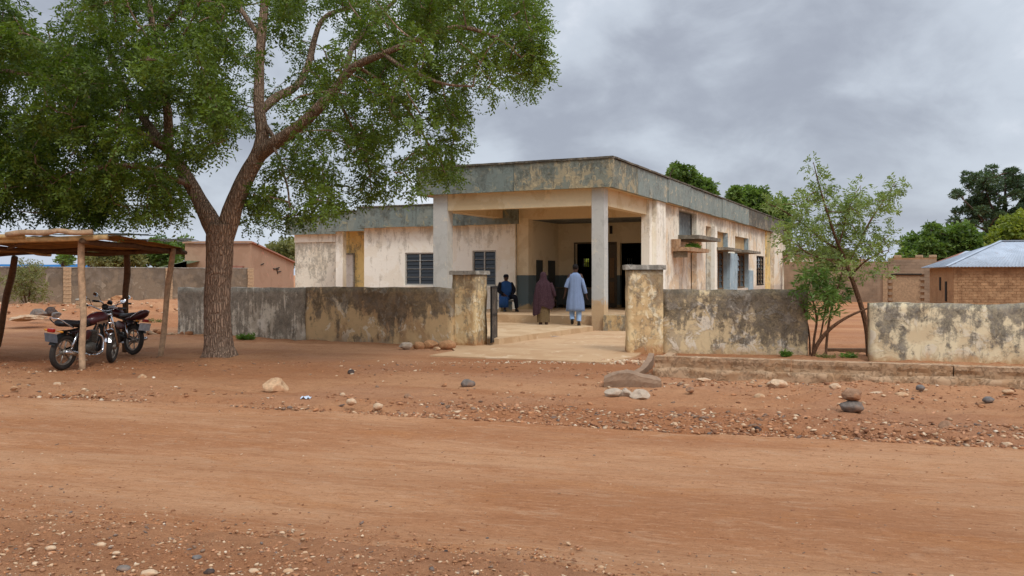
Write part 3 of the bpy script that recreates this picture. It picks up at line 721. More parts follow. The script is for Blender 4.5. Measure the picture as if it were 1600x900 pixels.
# ---- long side wall
def sy(px): return by(px, XW)
zr = lambda px, py: zat(px, py, XW, by(px, XW))
A = (sy(1115), sy(1136.5)); B_ = (sy(1148.5), sy(1169)); C_ = (sy(1182), sy(1194.5)); R1 = (sy(1061), sy(1088.5)); S1 = (sy(1103), sy(1111)); D_ = (sy(1216), sy(1229))
ops = [(A[0], A[1], 1.0, 3.6), (B_[0], B_[1], 1.0, 3.55), (C_[0], C_[1], 1.08, 2.72), (R1[0], R1[1], 0.3, 4.1), (S1[0], S1[1], .3, 3.72), (D_[0], D_[1], .2, 3.2)]
walls('side_wall', MT['cream_side'], 'y', XW - .2, .2, YB + .352, YE - .1, 0, ZF, ops, step=.7)
walls('recess_back', MT['slate'], 'y', XW - .45, .2, R1[0] - .1, R1[1] + .1, 2.95, ZF - .01)
walls('recess_back', MT['cream_side'], 'y', XW - .44, .2, R1[0] - .1, R1[1] + .1, 0, 2.949)
walls('recess_back', MT['blue'], 'y', XW - .42, .2, S1[0] - .1, S1[1] + .1, .0, ZF - .01)
walls('recess_back', MT['cream_side'], 'y', XW - .55, .2, D_[0] - .1, D_[1] + .1, .0, ZF - .01)
for (o, zt, hz0) in ((A, 3.6, 2.72), (B_, 3.55, 2.72)):
    walls('panel_above_window', MT['tanpanel'], 'y', XW - .3, .1, o[0] - .05, o[1] + .05, hz0 + .1, zt + .05)
    window('y', XW - .18, o[0] + .02, o[1] - .02, 1.02, hz0, 'wframe_d', 6, 4, 2, label=None)
    box_c('window_hood', MT['hood'], XW - .18, XW + .62, o[0] - .1, o[1] + .15, hz0 + .02, hz0 + .14, step=.3, amp=.01)
    box_c('room_shade_block', MT['dark'], XW - .9, XW - .31, o[0] - .1, o[1] + .1, .9, hz0 + .09)  # solid block here and below, coloured as the shade of the room
    box_c('reveal', MT['blue'], XW - .19, XW + .02, o[1] - .03, o[1] + .002, .95, zt - .004)
window('y', XW - .06, C_[0] + .01, C_[1] - .01, 1.1, 2.7, 'black', 7, 3, 2)
box_c('room_shade_block', MT['dark'], XW - .9, XW - .21, C_[0] - .1, C_[1] + .1, .9, 2.9)
# painted pilasters between the windows
box_c('pilaster', MT['blue'], XW + .001, XW + .12, A[1] + .004, B_[0] - .004, .4, 2.68, step=.4, amp=.006)
box_c('pilaster', MT['blue'], XW + .001, XW + .06, B_[1] + .004, B_[1] + 1.2, .4, 1.9, step=.4, amp=.006)
box_c('pilaster', MT['cream'], XW + .001, XW + .16, S1[1] + .002, A[0] - .004, .3, 3.75, step=.4, amp=.005)
box_c('pilaster', MT['yellow'], XW + .001, XW + .1, sy(1195.5), sy(1201), .2, ZF - .003, step=.4, amp=.005)
box_c('pilaster', MT['cream_side'], XW + .001, XW + .3, sy(1201.5), sy(1214.5), .2, ZF - .003, step=.4, amp=.005)
box_c('pilaster', MT['cream'], XW + .001, XW + .14, YB + .36, sy(1034), .2, ZF - .003, step=.4, amp=.005)
box_c('pilaster', MT['cream'], XW + .001, XW + .25, sy(1229), sy(1236) - .2, .2, ZF - .4, step=.4, amp=.005)
# hoods near the corner
box_c('window_hood', MT['hood'], XW - .2, XW + .8, R1[0] - .15, R1[1] + .8, 3.0, 3.14, step=.3, amp=.012)
sh0, sh1 = sy(1048.5), sy(1079)
box_c('broken_shelf', MT['ledge'], XW + .002, XW + .72, sh0, sh1, 2.52, 2.66, step=.2, amp=.02)
box_c('shelf_bracket', MT['hood'], XW + .002, XW + .5, sh0 + .3, sh0 + .45, 2.3, 2.518, step=.2, amp=.02)
box_c('shelf_end', MT['ledge'], XW + .002, XW + .3, sh0, sh0 + .2, 2.665, 2.95, step=.2, amp=.02)
box_c('window_hood', MT['hood'], XW - .1, XW + .5, D_[0] - .3, D_[1] + .3, 2.95, 3.1, step=.3, amp=.03)
# end annex, lower
YA = by(1271, XW)
aops = []
for p0, p1 in ((1240, 1246.5), (1254, 1259), (1264, 1269)): aops.append((sy(p0), sy(p1), 1.0, 2.1))
aops.append
walls('annex_wall', MT['cream'], 'y', XW - .2, .2, YE - .098, YA, 0, 3.1, aops, step=1.2)
for a in aops:
    window('y', XW - .06, a[0] + .01, a[1] - .01, 1.02, 2.08, 'black', 4, 1, 1)
    box_c('room_shade_block', MT['dark'], XW - .9, XW - .21, a[0] - .05, a[1] + .05, .9, 2.3)
box_c('high_window', MT['leaf_yel'] if False else MT['tanpanel'], XW + .002, XW + .05, aops[0][0], aops[0][1], 2.35, 2.85)
box_c('fascia_panel', MT['fascia_d'], XW - .4, XW + .35, YE + .02, YA + .2, 3.1, 3.5, step=.8, amp=.01)
for p in (1250, 1261): box_c('pilaster', MT['cream'], XW + .001, XW + .2, sy(p), sy(p + 1.6), .2, 3.09)
# remaining outer walls so the block is closed
walls('rear_side_wall', MT['cream'], 'y', -5.5, .2, YR + .22, YE - .1, 0, ZF)
walls('far_end_wall', MT['cream'], 'x', YA - .2, .2, -5.3, XW - .2, 0, 3.1)
walls('wing_rear_wall', MT['cream'], 'x', 12.8, .2, x3w + .4, -8.02, 0, ZW0)

# ------------------------------------------------------------------ walkway, apron, gate walls
def slabpoly(name, mat, poly, z0, z1, amp=.006):
    bm = bmesh.new(); prism(bm, poly, z0, z1)
    bmesh.ops.triangulate(bm, faces=[f for f in bm.faces if len(f.verts) > 4])
    bmesh.ops.subdivide_edges(bm, edges=bm.edges, cuts=6, use_grid_fill=True)
    if amp: roughen(bm, amp, 1.6, 1)
    o = bmobj(name, bm, mat); tag(o, kind='structure'); return o
slabpoly('apron', MT['apron'], [(-1.63, 17.5), (1.73, 16.12), (2.45, 17.4), (2.9, 19), (3.6, 24.9), (-1.0, 26.5), (-1.4, 19.9), (-1.2, 18.6)], -.15, .065)
slabpoly('walkway', MT['floor'], [(-.55, 20.3), (-.30, 20.25), (2.30, 25.15), (2.0, 26.3), (-3.2, 28.6), (-3.2, 25.5)], -.1, .2)
# white paint mark on the apron
c0 = G(855, 526, .07)
bm = bmesh.new(); vs = [bm.verts.new((c0.x + a, c0.y + d, .078)) for a, d in ((-.38, -.06), (.1, -.07), (.36, .12), (.1, .13), (-.3, .02))]; bm.faces.new(vs)
o = bmobj('paint_smear', bm, MT['plastic']); tag(o, kind='structure')

def wallrun(name, label, mat, p0, p1, th, z1a, z1b, z0=-.15, amp=.02, step=.12, cat='wall', parent=None, flip=1):
    p0, p1 = Vector(p0[:2]), Vector(p1[:2]); L = (p1 - p0).length; a = math.atan2(p1.y - p0.y, p1.x - p0.x)
    bm = bmesh.new(); addbox(bm, 0, L, 0, th, z0, 1.0, step)
    for v in bm.verts:
        if v.co.z > .999: v.co.z = z1a + (z1b - z1a) * v.co.x / L + mnoise.noise(Vector((v.co.x * 1.7, p0.x, 0))) * amp * 1.2
        else: v.co.z = z0 + (v.co.z - z0) / (1 - z0) * (z1a + (z1b - z1a) * v.co.x / L - z0)
    roughen(bm, amp, 1.8, p0.x, .6)
    o = bmobj(name, bm, mat, parent, smooth=True)
    o.location = (p0.x, p0.y, 0); o.rotation_euler = (0, 0, a)
    if label: tag(o, label, cat)
    return o
LA, LB, LC = G(278, 522), G(500, 533), G(702, 544)
mid = LA + (LC - LA) * .52
wallrun('boundary_wall', 'low boundary wall behind the big tree, almost wholly covered in grey black mould', MT['wall_grey'], LA, mid, .22, 1.30, 1.34)
d_ = (LC - LA).normalized()
wallrun('boundary_wall', 'low tan boundary wall with black drips between the mouldy wall and left gate pillar', MT['wall_left'], mid + d_ * .02 + Vector((.012, .018, 0)), LC + d_ * .05, .2, 1.36, 1.36)
bm_th = thing
def gate_pillar(label, p, a, wx, wy, h, hc):
    t_ = thing('gate_pillar', label, 'pillar', (p[0], p[1], 0), a, 'pillars of the gateway')
    bm = bmesh.new(); addbox(bm, 0, wx, 0, wy, -.2, h, .1); roughen(bm, .016, 2.6, p[0], .7)
    s_o = bmobj('shaft', bm, MT['pillar'], t_, smooth=True)
    bm = bmesh.new(); addbox(bm, -.05, wx + .05, -.05, wy + .05, h + .004, h + hc, .12); roughen(bm, .008, 4, p[0], .7)
    bmobj('cap', bm, MT['cap'], t_)
    return t_
al = math.atan2(LC.y - LA.y, LC.x - LA.x)
pc = G(742, 545); off = Vector((math.cos(al), math.sin(al), 0)) * .62
gate_pillar('flaking yellow gate pillar left of the entrance, stones at its foot', pc - off, al, .62, .5, 1.66, .09)
pr = G(981, 556)
gate_pillar('flaking yellow gate pillar right of the entrance with pale concrete cap', pr, R(-1), .72, .5, 1.76, .1)
W2a, W2b = Vector((3.12, 18.36, 0)), G(1262, 559)
wallrun('boundary_wall', 'low peeling boundary wall between right gate pillar and the leafy sapling', MT['wall_right'], W2a, W2b, .22, 1.35, 1.35, amp=.024)
W3a, W3b = Vector(((1360 - 800) * 16.9 / F, 16.9, 0)), Vector((13.5, 15.6, 0))
wallrun('boundary_wall', 'low cream and black stained boundary wall at the right edge of the picture', MT['wall_far_right'], W3a, W3b, .22, 1.135, 1.07, amp=.024)
# thin worn coping along the walls
# small metal gate leaf
g0, g1 = Vector((-.47, 19.95, 0)), P(776, 500, 20.75)
gl = thing('gate_leaf', 'narrow dark rusty metal gate leaf swung open behind the left gate pillar', 'gate', (g0.x, g0.y, 0), math.atan2(g1.y - g0.y, g1.x - g0.x))
L = (Vector((g1.x, g1.y)) - Vector((g0.x, g0.y))).length
box('gate_panel', MT['gate'], gl, .03, L - .03, -.01, .01, .17, .72); box('gate_panel', MT['gate'], gl, .03, L - .03, -.01, .01, .76, 1.36)
bm = bmesh.new()
for (a, c_, z0, z1) in ((0, .03, .12, 1.4), (L - .03, L, .12, 1.4), (.03, L - .03, .12, .168), (.03, L - .03, .722, .758), (.03, L - .03, 1.362, 1.4)): addbox(bm, a, c_, -.02, .02, z0, z1)
bmobj('gate_frame', bm, MT['black'], gl)

# stepped concrete ledge in front of the right walls
E0, E1 = G(1021, 591), Vector((8.6, 12.0, 0))
lg = thing('concrete_ledge', 'long eroded two step concrete ledge running in front of the right boundary walls', 'ledge', (E0.x, E0.y, 0), math.atan2(E1.y - E0.y, E1.x - E0.x))
L = (E1 - E0).length + 6
bm = bmesh.new(); addbox(bm, 0, L, -.02, .17, -.2, .165, .06)
for v in bm.verts:
    n = mnoise.noise(Vector((v.co.x * 1.3, 0, 3))); n2 = mnoise.noise(Vector((v.co.x * 5, v.co.z * 6, 8)))
    if v.co.y < .1: v.co.y += .05 * n2 + .05 * n - .02
    if v.co.z > .1: v.co.z += .03 * n2 + .03 * n
bmobj('lower_step', bm, MT['ledge'], lg, smooth=True)
js = [0, 2.1, 4.35, 5.6, 7.4, 9.5, L]
for k in range(len(js) - 1):
    bm = bmesh.new(); addbox(bm, js[k] + .008, js[k + 1] - .008, .06 + .01 * (k % 2), .30, -.2, .345 - .006 * (k % 3), .06)
    roughen(bm, .006, 5, k, .7)
    for v in bm.verts:
        if v.co.z < .26: v.co.y += .02 + .03 * mnoise.noise(Vector((v.co.x * 3, v.co.z * 9, 1)))
    bmobj('ledge_stone', bm, MT['ledge'], lg, smooth=False)
bm = bmesh.new(); addbox(bm, -.02, .14, .3, 1.6, -.2, .28, .12); roughen(bm, .006, 3, 4); bmobj('return_wall', bm, MT['ledge'], lg, smooth=False)

# ------------------------------------------------------------------ rocks
def rock_mesh(seed, angular=True, sub=2, flat=0):
    rng = random.Random(seed); bm = bmesh.new(); bmesh.ops.create_icosphere(bm, subdivisions=sub, radius=1.0)
    if angular:
        pls = [(Vector((rng.uniform(-1, 1), rng.uniform(-1, 1), rng.uniform(-1, 1))).normalized(), rng.uniform(.55, .85)) for _ in range(9)]
        for v in bm.verts:
            for n, d in pls:
                q = v.co.dot(n)
                if q > d: v.co -= n * (q - d)
    off = Vector((seed * 1.37, seed * .77, seed * .31))
    for v in bm.verts: v.co += v.co.normalized() * (mnoise.noise(v.co * 1.6 + off) * (.22 if not angular else .12) + mnoise.noise(v.co * 5 + off) * .05)
    if flat:
        for v in bm.verts: v.co.z = max(-.5, min(flat, v.co.z))
    mn = [min(v.co[i] for v in bm.verts) for i in range(3)]; mxx = [max(v.co[i] for v in bm.verts) for i in range(3)]
    for v in bm.verts:
        for i in range(3): v.co[i] = (v.co[i] - (mn[i] + mxx[i]) / 2) / (mxx[i] - mn[i])
    return bm
def rock(px, py, wpx, hpx, mk, label, seed, angular=True, z=None, name='rock', dep=.8, rz=None, group='loose stones on the earth', sink=.12, sub=3):
    g = G(px, py + hpx * .5)
    zb = surf(g.x, g.y) if z is None else z
    g = G(px, py + hpx * .5, zb)
    sx = wpx * g.y / F; sz = hpx * g.y / F * 1.12
    bm = rock_mesh(seed, angular, sub)
    for v in bm.verts: v.co = Vector((v.co.x * sx, v.co.y * sx * dep, (v.co.z + .5 - sink) * sz))
    o = bmobj(name, bm, SM[mk], None, smooth=not angular)
    o.location = (g.x, g.y + sx * dep * .4, zb); o.rotation_euler = (0, 0, rz if rz is not None else 0)
    tag(o, label, 'stone', group); return o
RK = [
 (427, 602, 40, 27, 'tan', 'largest tan angular rock lying on the verge right of the tree trunk', True),
 (731, 598, 23, 13, 'grey', 'smooth dark grey stone alone in front of the cement apron', False),
 (638, 619, 15, 10, 'brown', 'small brown lump of stone near the road edge left of the grey stone', True),
 (220, 588, 16, 10, 'tan', 'small tan stone on the earth between the motorcycles and tree trunk', True),
 (1001, 616, 34, 17, 'concrete', 'pale squared concrete lump touching the broken slab on its road side', True),
 (960, 613, 30, 14, 'concrete', 'crumbling pale concrete rubble lump under left end of the slab', True),
 (978, 613, 26, 15, 'concrete', 'middle rubble lump in the row below the broken slab', True),
 (1483, 664, 25, 15, 'brown', 'reddish brown angular stone near the road edge at far right', True),
 (1412, 617, 22, 10, 'tan', 'rounded buff stone at the right end of flat pale stone', False),
 (1377, 616, 34, 8, 'pale', 'flat pale stone with rounded edge left of a buff stone', False),
 (1440, 605, 14, 9, 'blue', 'small blue grey cobble close to the ledge', False),
 (1547, 624, 18, 10, 'blue', 'larger blue grey cobble near the right edge of picture', False),
 (1307, 603, 19, 10, 'pale', 'tan lump lying just below the ledge above the stacked stones', True),
 (1218, 599, 33, 14, 'pale', 'pale squared stone lying flat just below the ledge', True),
 (1188, 619, 17, 10, 'tan', 'round buff cobble below the pale squared stone', False),
 (1079, 608, 14, 9, 'brown', 'small brown stone right of the broken slab', True),
 (1100, 594, 26, 7, 'pale', 'thin whitish flat stone below the left end of ledge', True),
 (1579, 612, 20, 8, 'tan', 'flat buff stone beside the ledge at the right edge', False),
 (548, 580, 11, 7, 'dark', 'tiny dark stone on the smooth earth before the tan wall', True),
 (590, 634, 16, 10, 'pale', 'pale half buried stone right end of the roadside rubble line', False),
 (548, 627, 17, 10, 'pale', 'pale half buried stone left in the roadside rubble line', False),
 (535, 616, 9, 7, 'pale', 'small round whitish pebble above the roadside rubble line', False),
 (1184, 669, 15, 8, 'dark', 'dark stone at the road edge below the cobble', True),
 (1245, 651, 18, 7, 'pale', 'pale flat chip on the verge left of stacked stones', True),
 (1460, 690, 20, 7, 'orange', 'flat reddish stone inside the road edge at right', True),
 (1577, 694, 17, 6, 'pale', 'flat pale stone in the road at right edge', True),
 (76, 856, 22, 8, 'pale', 'long cream pebble in the near gravel at lower left', False),
 (155, 851, 21, 9, 'pale', 'oval cream pebble right of the long cream one', False),
 (45, 859, 15, 6, 'pale', 'small cream pebble left of the long cream one', False),
 (180, 864, 16, 6, 'pale', 'flat pinkish pebble just below the oval cream one', False),
 (440, 832, 12, 5, 'pale', 'small cream pebble alone in the reddish gravel', False),
 (230, 896, 34, 12, 'pale', 'widest pale stone cut by the bottom edge of picture', False),
 (190, 888, 30, 11, 'grey', 'flat grey stone left of the widest pale stone', False),
 (325, 892, 22, 10, 'dark', 'black stone at the bottom edge of picture', True),
 (395, 892, 20, 9, 'pale', 'cream oval pebble near the bottom edge right of black stone', False),
 (305, 871, 19, 9, 'blue', 'blue grey stone in the near gravel above the black stone', True),
 (450, 892, 24, 9, 'tan', 'buff stone at the bottom edge right of cream pebble', False),
 (696, 861, 10, 5, 'dark', 'small dark stone on the near road side at bottom centre', True),
 (940, 886, 14, 6, 'tan', 'small buff stone on the near road side at bottom right of centre', False),
 (20, 606, 14, 7, 'tan', 'small buff stone near the road edge at the left of picture', True),
 (88, 600, 12, 6, 'pale', 'pale chip below the nearer motorcycle', True)]
for k, (px, py, wd, hh, mk, lb, an) in enumerate(RK): rock(px, py, wd * (.8 if py > 820 else 1), hh * (.9 if py > 820 else 1), mk, lb, k + 3, an, sink=.32 if py > 820 else .22)
# stones leaning on the left gate pillar
for k, (px, py, wd, hh, mk, lb) in enumerate([
 (633, 541, 22, 12, 'concrete', 'grey white stone, leftmost of the row at the left gate pillar'),
 (654, 540, 18, 12, 'orange', 'small orange stone second from left at the pillar foot'),
 (672, 538, 24, 14, 'orange', 'orange brown boulder in the middle of the row at pillar'),
 (698, 539, 29, 15, 'orange', 'biggest orange boulder at the foot of left gate pillar'),
 (682, 545, 12, 6, 'tan', 'pebble wedged between the two orange boulders')]):
    rock(px, py, wd, hh, mk, lb, 60 + k, k % 2 == 0, name='boulder' if wd > 20 else 'rock', group='stones at the foot of the left gate pillar')
a = rock(1336, 636, 37, 18, 'grey', 'rounded grey stone at the bottom of the two stone stack', 81, False)
bt = rock(1336, 637, 30, 19, 'brown', 'brown chipped stone on top of the two stone stack', 84, True)
bt.location.z = a.location.z + 17 * a.location.y / F * 1.06; bt.location.y = a.location.y
# broken slab
S0 = G(990, 608)
top = [(-.41, .12), (-.30, .17), (-.20, .20), (-.08, .215), (.02, .20), (.12, .165), (.24, .14), (.34, .12), (.41, .10)]
bm = bmesh.new(); cols_ = []
for q, (x, zt_) in enumerate(top):
    j1 = .012 * mnoise.noise(Vector((x * 7, 1, 2))); j2 = .02 * mnoise.noise(Vector((x * 9, 5, 2)))
    cols_.append([bm.verts.new(v) for v in ((x, -.17 + j2, -.05), (x * 1.01, -.19 + j1, zt_ * .55), (x, -.175 + j2, zt_), (x * .98, .0, zt_ + .03 + j1), (x * .94, .17, zt_ * .8), (x * .94, .19, -.05))])
for a, c in zip(cols_, cols_[1:]):
    for q in range(6): bm.faces.new((a[q], a[(q + 1) % 6], c[(q + 1) % 6], c[q]))
bm.faces.new(cols_[0]); bm.faces.new(cols_[-1][::-1])
bmesh.ops.triangulate(bm, faces=[f for f in bm.faces if len(f.verts) > 4]); bmesh.ops.subdivide_edges(bm, edges=bm.edges[:], cuts=2, use_grid_fill=True); roughen(bm, .011, 8, 2, .7)
o = bmobj('broken_slab', bm, MT['slab'], smooth=False); o.location = (S0.x, S0.y + .15, surf(S0.x, S0.y) - .01); o.rotation_euler = (0, 0, R(-6))
tag(o, 'big broken concrete slab lying tilted before the right gate pillar', 'slab')
pts = [G(988, 592), G(1005, 586), G(1014, 578), G(1018, 571)]
bm = bmesh.new(); prev = None
for k, p in enumerate(pts):
    tdir = (pts[min(k + 1, 3)] - pts[max(k - 1, 0)]).normalized(); nrm = Vector((-tdir.y, tdir.x, 0)) * .05
    ring = [bm.verts.new((p.x - nrm.x, p.y - nrm.y, -.1)), bm.verts.new((p.x + nrm.x, p.y + nrm.y, -.1)), bm.verts.new((p.x + nrm.x, p.y + nrm.y, .08 + .05 * k)), bm.verts.new((p.x - nrm.x, p.y - nrm.y, .07 + .05 * k))]
    if prev:
        for q in range(4): bm.faces.new((prev[q], prev[(q + 1) % 4], ring[(q + 1) % 4], ring[q]))
    else: bm.faces.new(ring)
    prev = ring
bm.faces.new(prev[::-1]); bmesh.ops.subdivide_edges(bm, edges=bm.edges, cuts=2, use_grid_fill=True); roughen(bm, .007, 6, 2)
o = bmobj('kerb_fragment', bm, MT['slab']); tag(o, 'curved concrete channel edge joining the broken slab to the ledge', 'kerb')
# plastic scrap
p = G(478, 629); bm = bmesh.new(); bmesh.ops.create_grid(bm, x_segments=6, y_segments=5, size=.06)
for v in bm.verts: v.co.z = .02 + mnoise.noise(v.co * 30) * .035
r_ = bmesh.ops.solidify(bm, geom=bm.faces[:], thickness=.004)
o = bmobj('plastic_scrap', bm, MT['litter']); o.location = (p.x, p.y, surf(p.x, p.y)); tag(o, 'crumpled pale plastic scrap at the road edge below the big tan rock', 'litter')

# ------------------------------------------------------------------ gravel: many small stones, one mesh each zone
def ico():
    bm = bmesh.new(); bmesh.ops.create_icosphere(bm, subdivisions=1, radius=1.0)
    V = np.array([v.co[:] for v in bm.verts]); Fc = np.array([[v.index for v in f.verts] for f in bm.faces]); bm.free(); return V, Fc
IV, IF = ico()
bm = bmesh.new(); bmesh.ops.create_cube(bm, size=1.4)
bmesh.ops.bevel(bm, geom=bm.edges[:], offset=.2, segments=1, affect='EDGES'); bmesh.ops.triangulate(bm, faces=bm.faces[:])
bm.verts.ensure_lookup_table(); KV = np.array([v.co[:] for v in bm.verts]); KF = np.array([[v.index for v in f.verts] for f in bm.faces]); bm.free()
PAL = np.array([lin(*c)[:3] for c in ((190, 160, 128), (206, 182, 152), (150, 106, 76), (128, 88, 64), (170, 120, 84), (124, 104, 88), (104, 96, 90), (176, 130, 98), (220, 204, 180))])
def gravel(name, xy, size, seed, pw=None, flat=.55):
    rng = np.random.RandomState(seed); n = len(xy); k = len(IV)
    base = np.where(rng.rand(n)[:, None, None] < .6, IV[None], IV[None] * [1.2, .8, .7])
    V = base * (1 + (rng.rand(n, k, 1) - .5) * .7)
    sc = size[:, None] * np.stack([.7 + rng.rand(n) * .7, .6 + rng.rand(n) * .5, flat * (.6 + rng.rand(n) * .6)], 1)
    V = V * sc[:, None]; a = rng.rand(n) * 6.28; tl = (rng.rand(n) - .5) * .8
    x, y, z = V[..., 0], V[..., 1], V[..., 2]
    x, z = x * np.cos(tl)[:, None] - z * np.sin(tl)[:, None], x * np.sin(tl)[:, None] + z * np.cos(tl)[:, None]
    x, y = x * np.cos(a)[:, None] - y * np.sin(a)[:, None], x * np.sin(a)[:, None] + y * np.cos(a)[:, None]
    m = roadmask(xy[:, 0], xy[:, 1]); gz = np.maximum(hgt(xy[:, 0], xy[:, 1]) - .055 * m, road_z(xy[:, 0], xy[:, 1]))
    V = np.stack([x + xy[:, :1], y + xy[:, 1:], z + (gz + size * flat * .25)[:, None]], -1).reshape(-1, 3)
    Fq = (IF[None] + (np.arange(n) * k)[:, None, None]).reshape(-1, 3)
    ci = rng.choice(len(PAL), n, p=pw); col = PAL[ci] * (.7 + .5 * rng.rand(n, 1))
    col = np.repeat(np.concatenate([col, np.ones((n, 1))], 1), k, axis=0)
    o = npmesh(name, V, Fq, MT['gravel'], tint=col); return o
rng = np.random.RandomState(12)
def tri(n, a, b_): return a + (b_ - a) * rng.rand(n)
# near side of the road
N = 34000
y = 4.3 + 4.2 * rng.rand(N) ** 1.2; x = (rng.rand(N) * 1700 - 850) / F * y
keep = (y < near_edge(x) + .25 + .9 * (rng.rand(N) ** 3) + .5 * fbm(x * .8, y * .8, 3, 5)) & (rng.rand(N) < np.clip(.25 + (near_edge(x) + .8 - y) * .6, .1, 1))
xy = np.stack([x, y], 1)[keep]; sz = .003 + .013 * rng.rand(len(xy)) ** 4 + .004 * rng.rand(len(xy))
pwn = np.array([.12, .05, .22, .14, .24, .06, .03, .13, .01]); o = gravel('gravel', xy, sz, 1, pwn); tag(o, 'loose brown and buff gravel strewn along near side of the road', 'gravel', kind='stuff')
# far verge
N = 32000
x = rng.rand(N) * 20 - 10; e = rng.rand(N); y = far_edge(x) + np.where(rng.rand(N) < .5, rng.rand(N) ** 1.6 * 1.3 - .15, rng.rand(N) * 5.5)
den = np.clip(.5 + fbm(x * .5, y * .6, 4, 55) * 2.2 + (x > 1.5) * .25, .05, 1)
keep = (rng.rand(N) < den * np.where(y < far_edge(x) + 1.2, 1, .55)) & (y < 17.2 - np.clip(x - 1.5, 0, 3.3) * 1.1)
keep &= ~((x > -1.9) & (x < 2.8) & (y > 16.1))
xy = np.stack([x, y], 1)[keep]; sz = .006 + .03 * rng.rand(len(xy)) ** 4.2 + .006 * rng.rand(len(xy))
o = gravel('verge_rubble', xy, sz, 2, pwn); tag(o, 'small stones, chips and clods scattered over the far verge', 'rubble', kind='stuff')
# loose chips on the road itself
N = 6000
x = (rng.rand(N) - .5) * 16; y = near_edge(x) + (far_edge(x) - near_edge(x)) * rng.rand(N); keep = (y > 4.3) & (np.abs(x / y) < .62)
xy = np.stack([x, y], 1)[keep]; o = gravel('road_chips', xy, .003 + .011 * rng.rand(len(xy)) ** 4, 3, pwn, .4); tag(o, 'sparse stone chips pressed into the dirt road', 'gravel', kind='stuff')
# broken heap by the right gate pillar, rubble in the left yard, litter line at the wall foot
def heap(name, label, cx, cy, rx, ry, n, s, seed, pw=None, zup=0.0):
    r2 = np.random.RandomState(seed); xy = np.stack([cx + rx * r2.randn(n) * .5, cy + ry * r2.randn(n) * .5], 1)
    o = gravel(name, xy, s * (.35 + r2.rand(n)), seed, pw, .7); o.location.z = zup; tag(o, label, 'rubble', kind='stuff'); return o
pl_ = np.array([.25, .25, .1, .05, .15, .02, .0, .15, .03])
q = G(972, 568); heap('brick_chips', 'heap of broken pinkish chips at the foot of the right gate pillar', q.x, q.y - .1, .55, .35, 260, .035, 31, pl_)
heap('yard_rubble', 'broken blocks and clods on the mounds in the left yard', -17, 34, 8, 3, 320, .06, 32, pl_)
heap('wall_foot_rubble', 'stones and dark clods lying at the foot of mouldy wall near the tree', -9.7, 24.6, 2.2, .7, 60, .10, 33, pwn)
heap('apron_chips', 'white chips along the front edge of cement apron', 0.6, 16.3, 2.6, .3, 260, .022, 34, np.array([.2, .4, .05, .05, .1, 0, 0, .1, .1]))
heap('ledge_foot_rubble', 'clods and chips along the foot of the concrete ledge', 4.6, 13.1, 4.5, .35, 300, .03, 35, pwn)

# ------------------------------------------------------------------ foliage
def leaves(name, org, dirs, mat, parent, rng, L=.07, W=.02, n_leaf=9, sprig=.25, tint=None, droop=.25, jitter=.25, single=False):
    """pinnate sprigs: leaflets set in two rows along each sprig axis. org,dirs (m,3)"""
    m = len(org); d = dirs / (np.linalg.norm(dirs, axis=1)[:, None] + 1e-9)
    up = rng.randn(m, 3) * .45 + [0, 0, 1]; s = np.cross(d, up); s /= (np.linalg.norm(s, axis=1)[:, None] + 1e-9); nn = np.cross(s, d)
    k = n_leaf; tt = (np.arange(k) + .6) / k; sl_ = sprig * (.7 + .6 * rng.rand(m))
    base = org[:, None] + d[:, None] * (tt[None, :, None] * sl_[:, None, None]) + np.array([0, 0, -1]) * (droop * (tt ** 2)[None, :, None] * sl_[:, None, None])
    side = np.where(np.arange(k) % 2 == 0, 1.0, -1.0)[None, :, None]
    ld = d[:, None] * .55 + s[:, None] * side * .85 + nn[:, None] * (rng.randn(m, k, 1) * .2) + rng.randn(m, k, 3) * jitter + np.array([0, 0, -.15])
    ld /= np.linalg.norm(ld, axis=2)[..., None]
    wn = np.cross(ld, nn[:, None] + rng.randn(m, k, 3) * .5); wn /= (np.linalg.norm(wn, axis=2)[..., None] + 1e-9)
    ll = L * (.7 + .6 * rng.rand(m, k, 1)); ww = W * (.8 + .4 * rng.rand(m, k, 1))
    p0 = base; p1 = base + ld * ll * .45 + wn * ww; p2 = base + ld * ll; p3 = base + ld * ll * .45 - wn * ww
    V = np.stack([p0, p1, p2, p3], 2).reshape(-1, 3); nf = m * k
    Fq = np.arange(nf * 4).reshape(-1, 4)
    tn = (tint[:, None] if tint is not None else .5) + rng.randn(m, k) * .19
    tn = tn + (rng.rand(m, k) < .03) * .5; tn = np.clip(np.repeat(tn.ravel(), 4), 0, 1)
    return npmesh(name, V, Fq, mat, parent, tint=tn)
def grow(limbs, centers, rng, r0=.011, r1=.045, droop=.12, fanout=.8):
    """join every cluster centre to the nearest limb or earlier twig"""
    nodes = [np.array(p) for p in limbs]; N = np.array(nodes)
    order = np.argsort([np.min(np.linalg.norm(N - c, axis=1)) for c in centers]); paths = []
    par = np.zeros(len(N)); NN = N.copy(); W = np.ones(len(N)) * 0
    for ci in order:
        c = centers[ci]; dd = np.linalg.norm(NN - c, axis=1) + W; a = NN[np.argmin(dd)]
        dv = c - a; L = np.linalg.norm(dv)
        if L < .05: continue
        side = rng.randn(3) * L * .13; m1 = a + dv * .33 + side + [0, 0, droop * L]; m2 = a + dv * .7 + side * .6 + [0, 0, droop * L * .7]
        pts, rad = catmull([a, m1, m2, c], [min(r1, r0 * (1.3 + L * .9)), r0 * (1.1 + L * .45), r0 * 1.0, r0 * .5], 3)
        paths.append((pts, rad, 5)); NN = np.vstack([NN, pts[3:]]); W = np.concatenate([W, np.full(len(pts) - 3, .12)])
    return paths
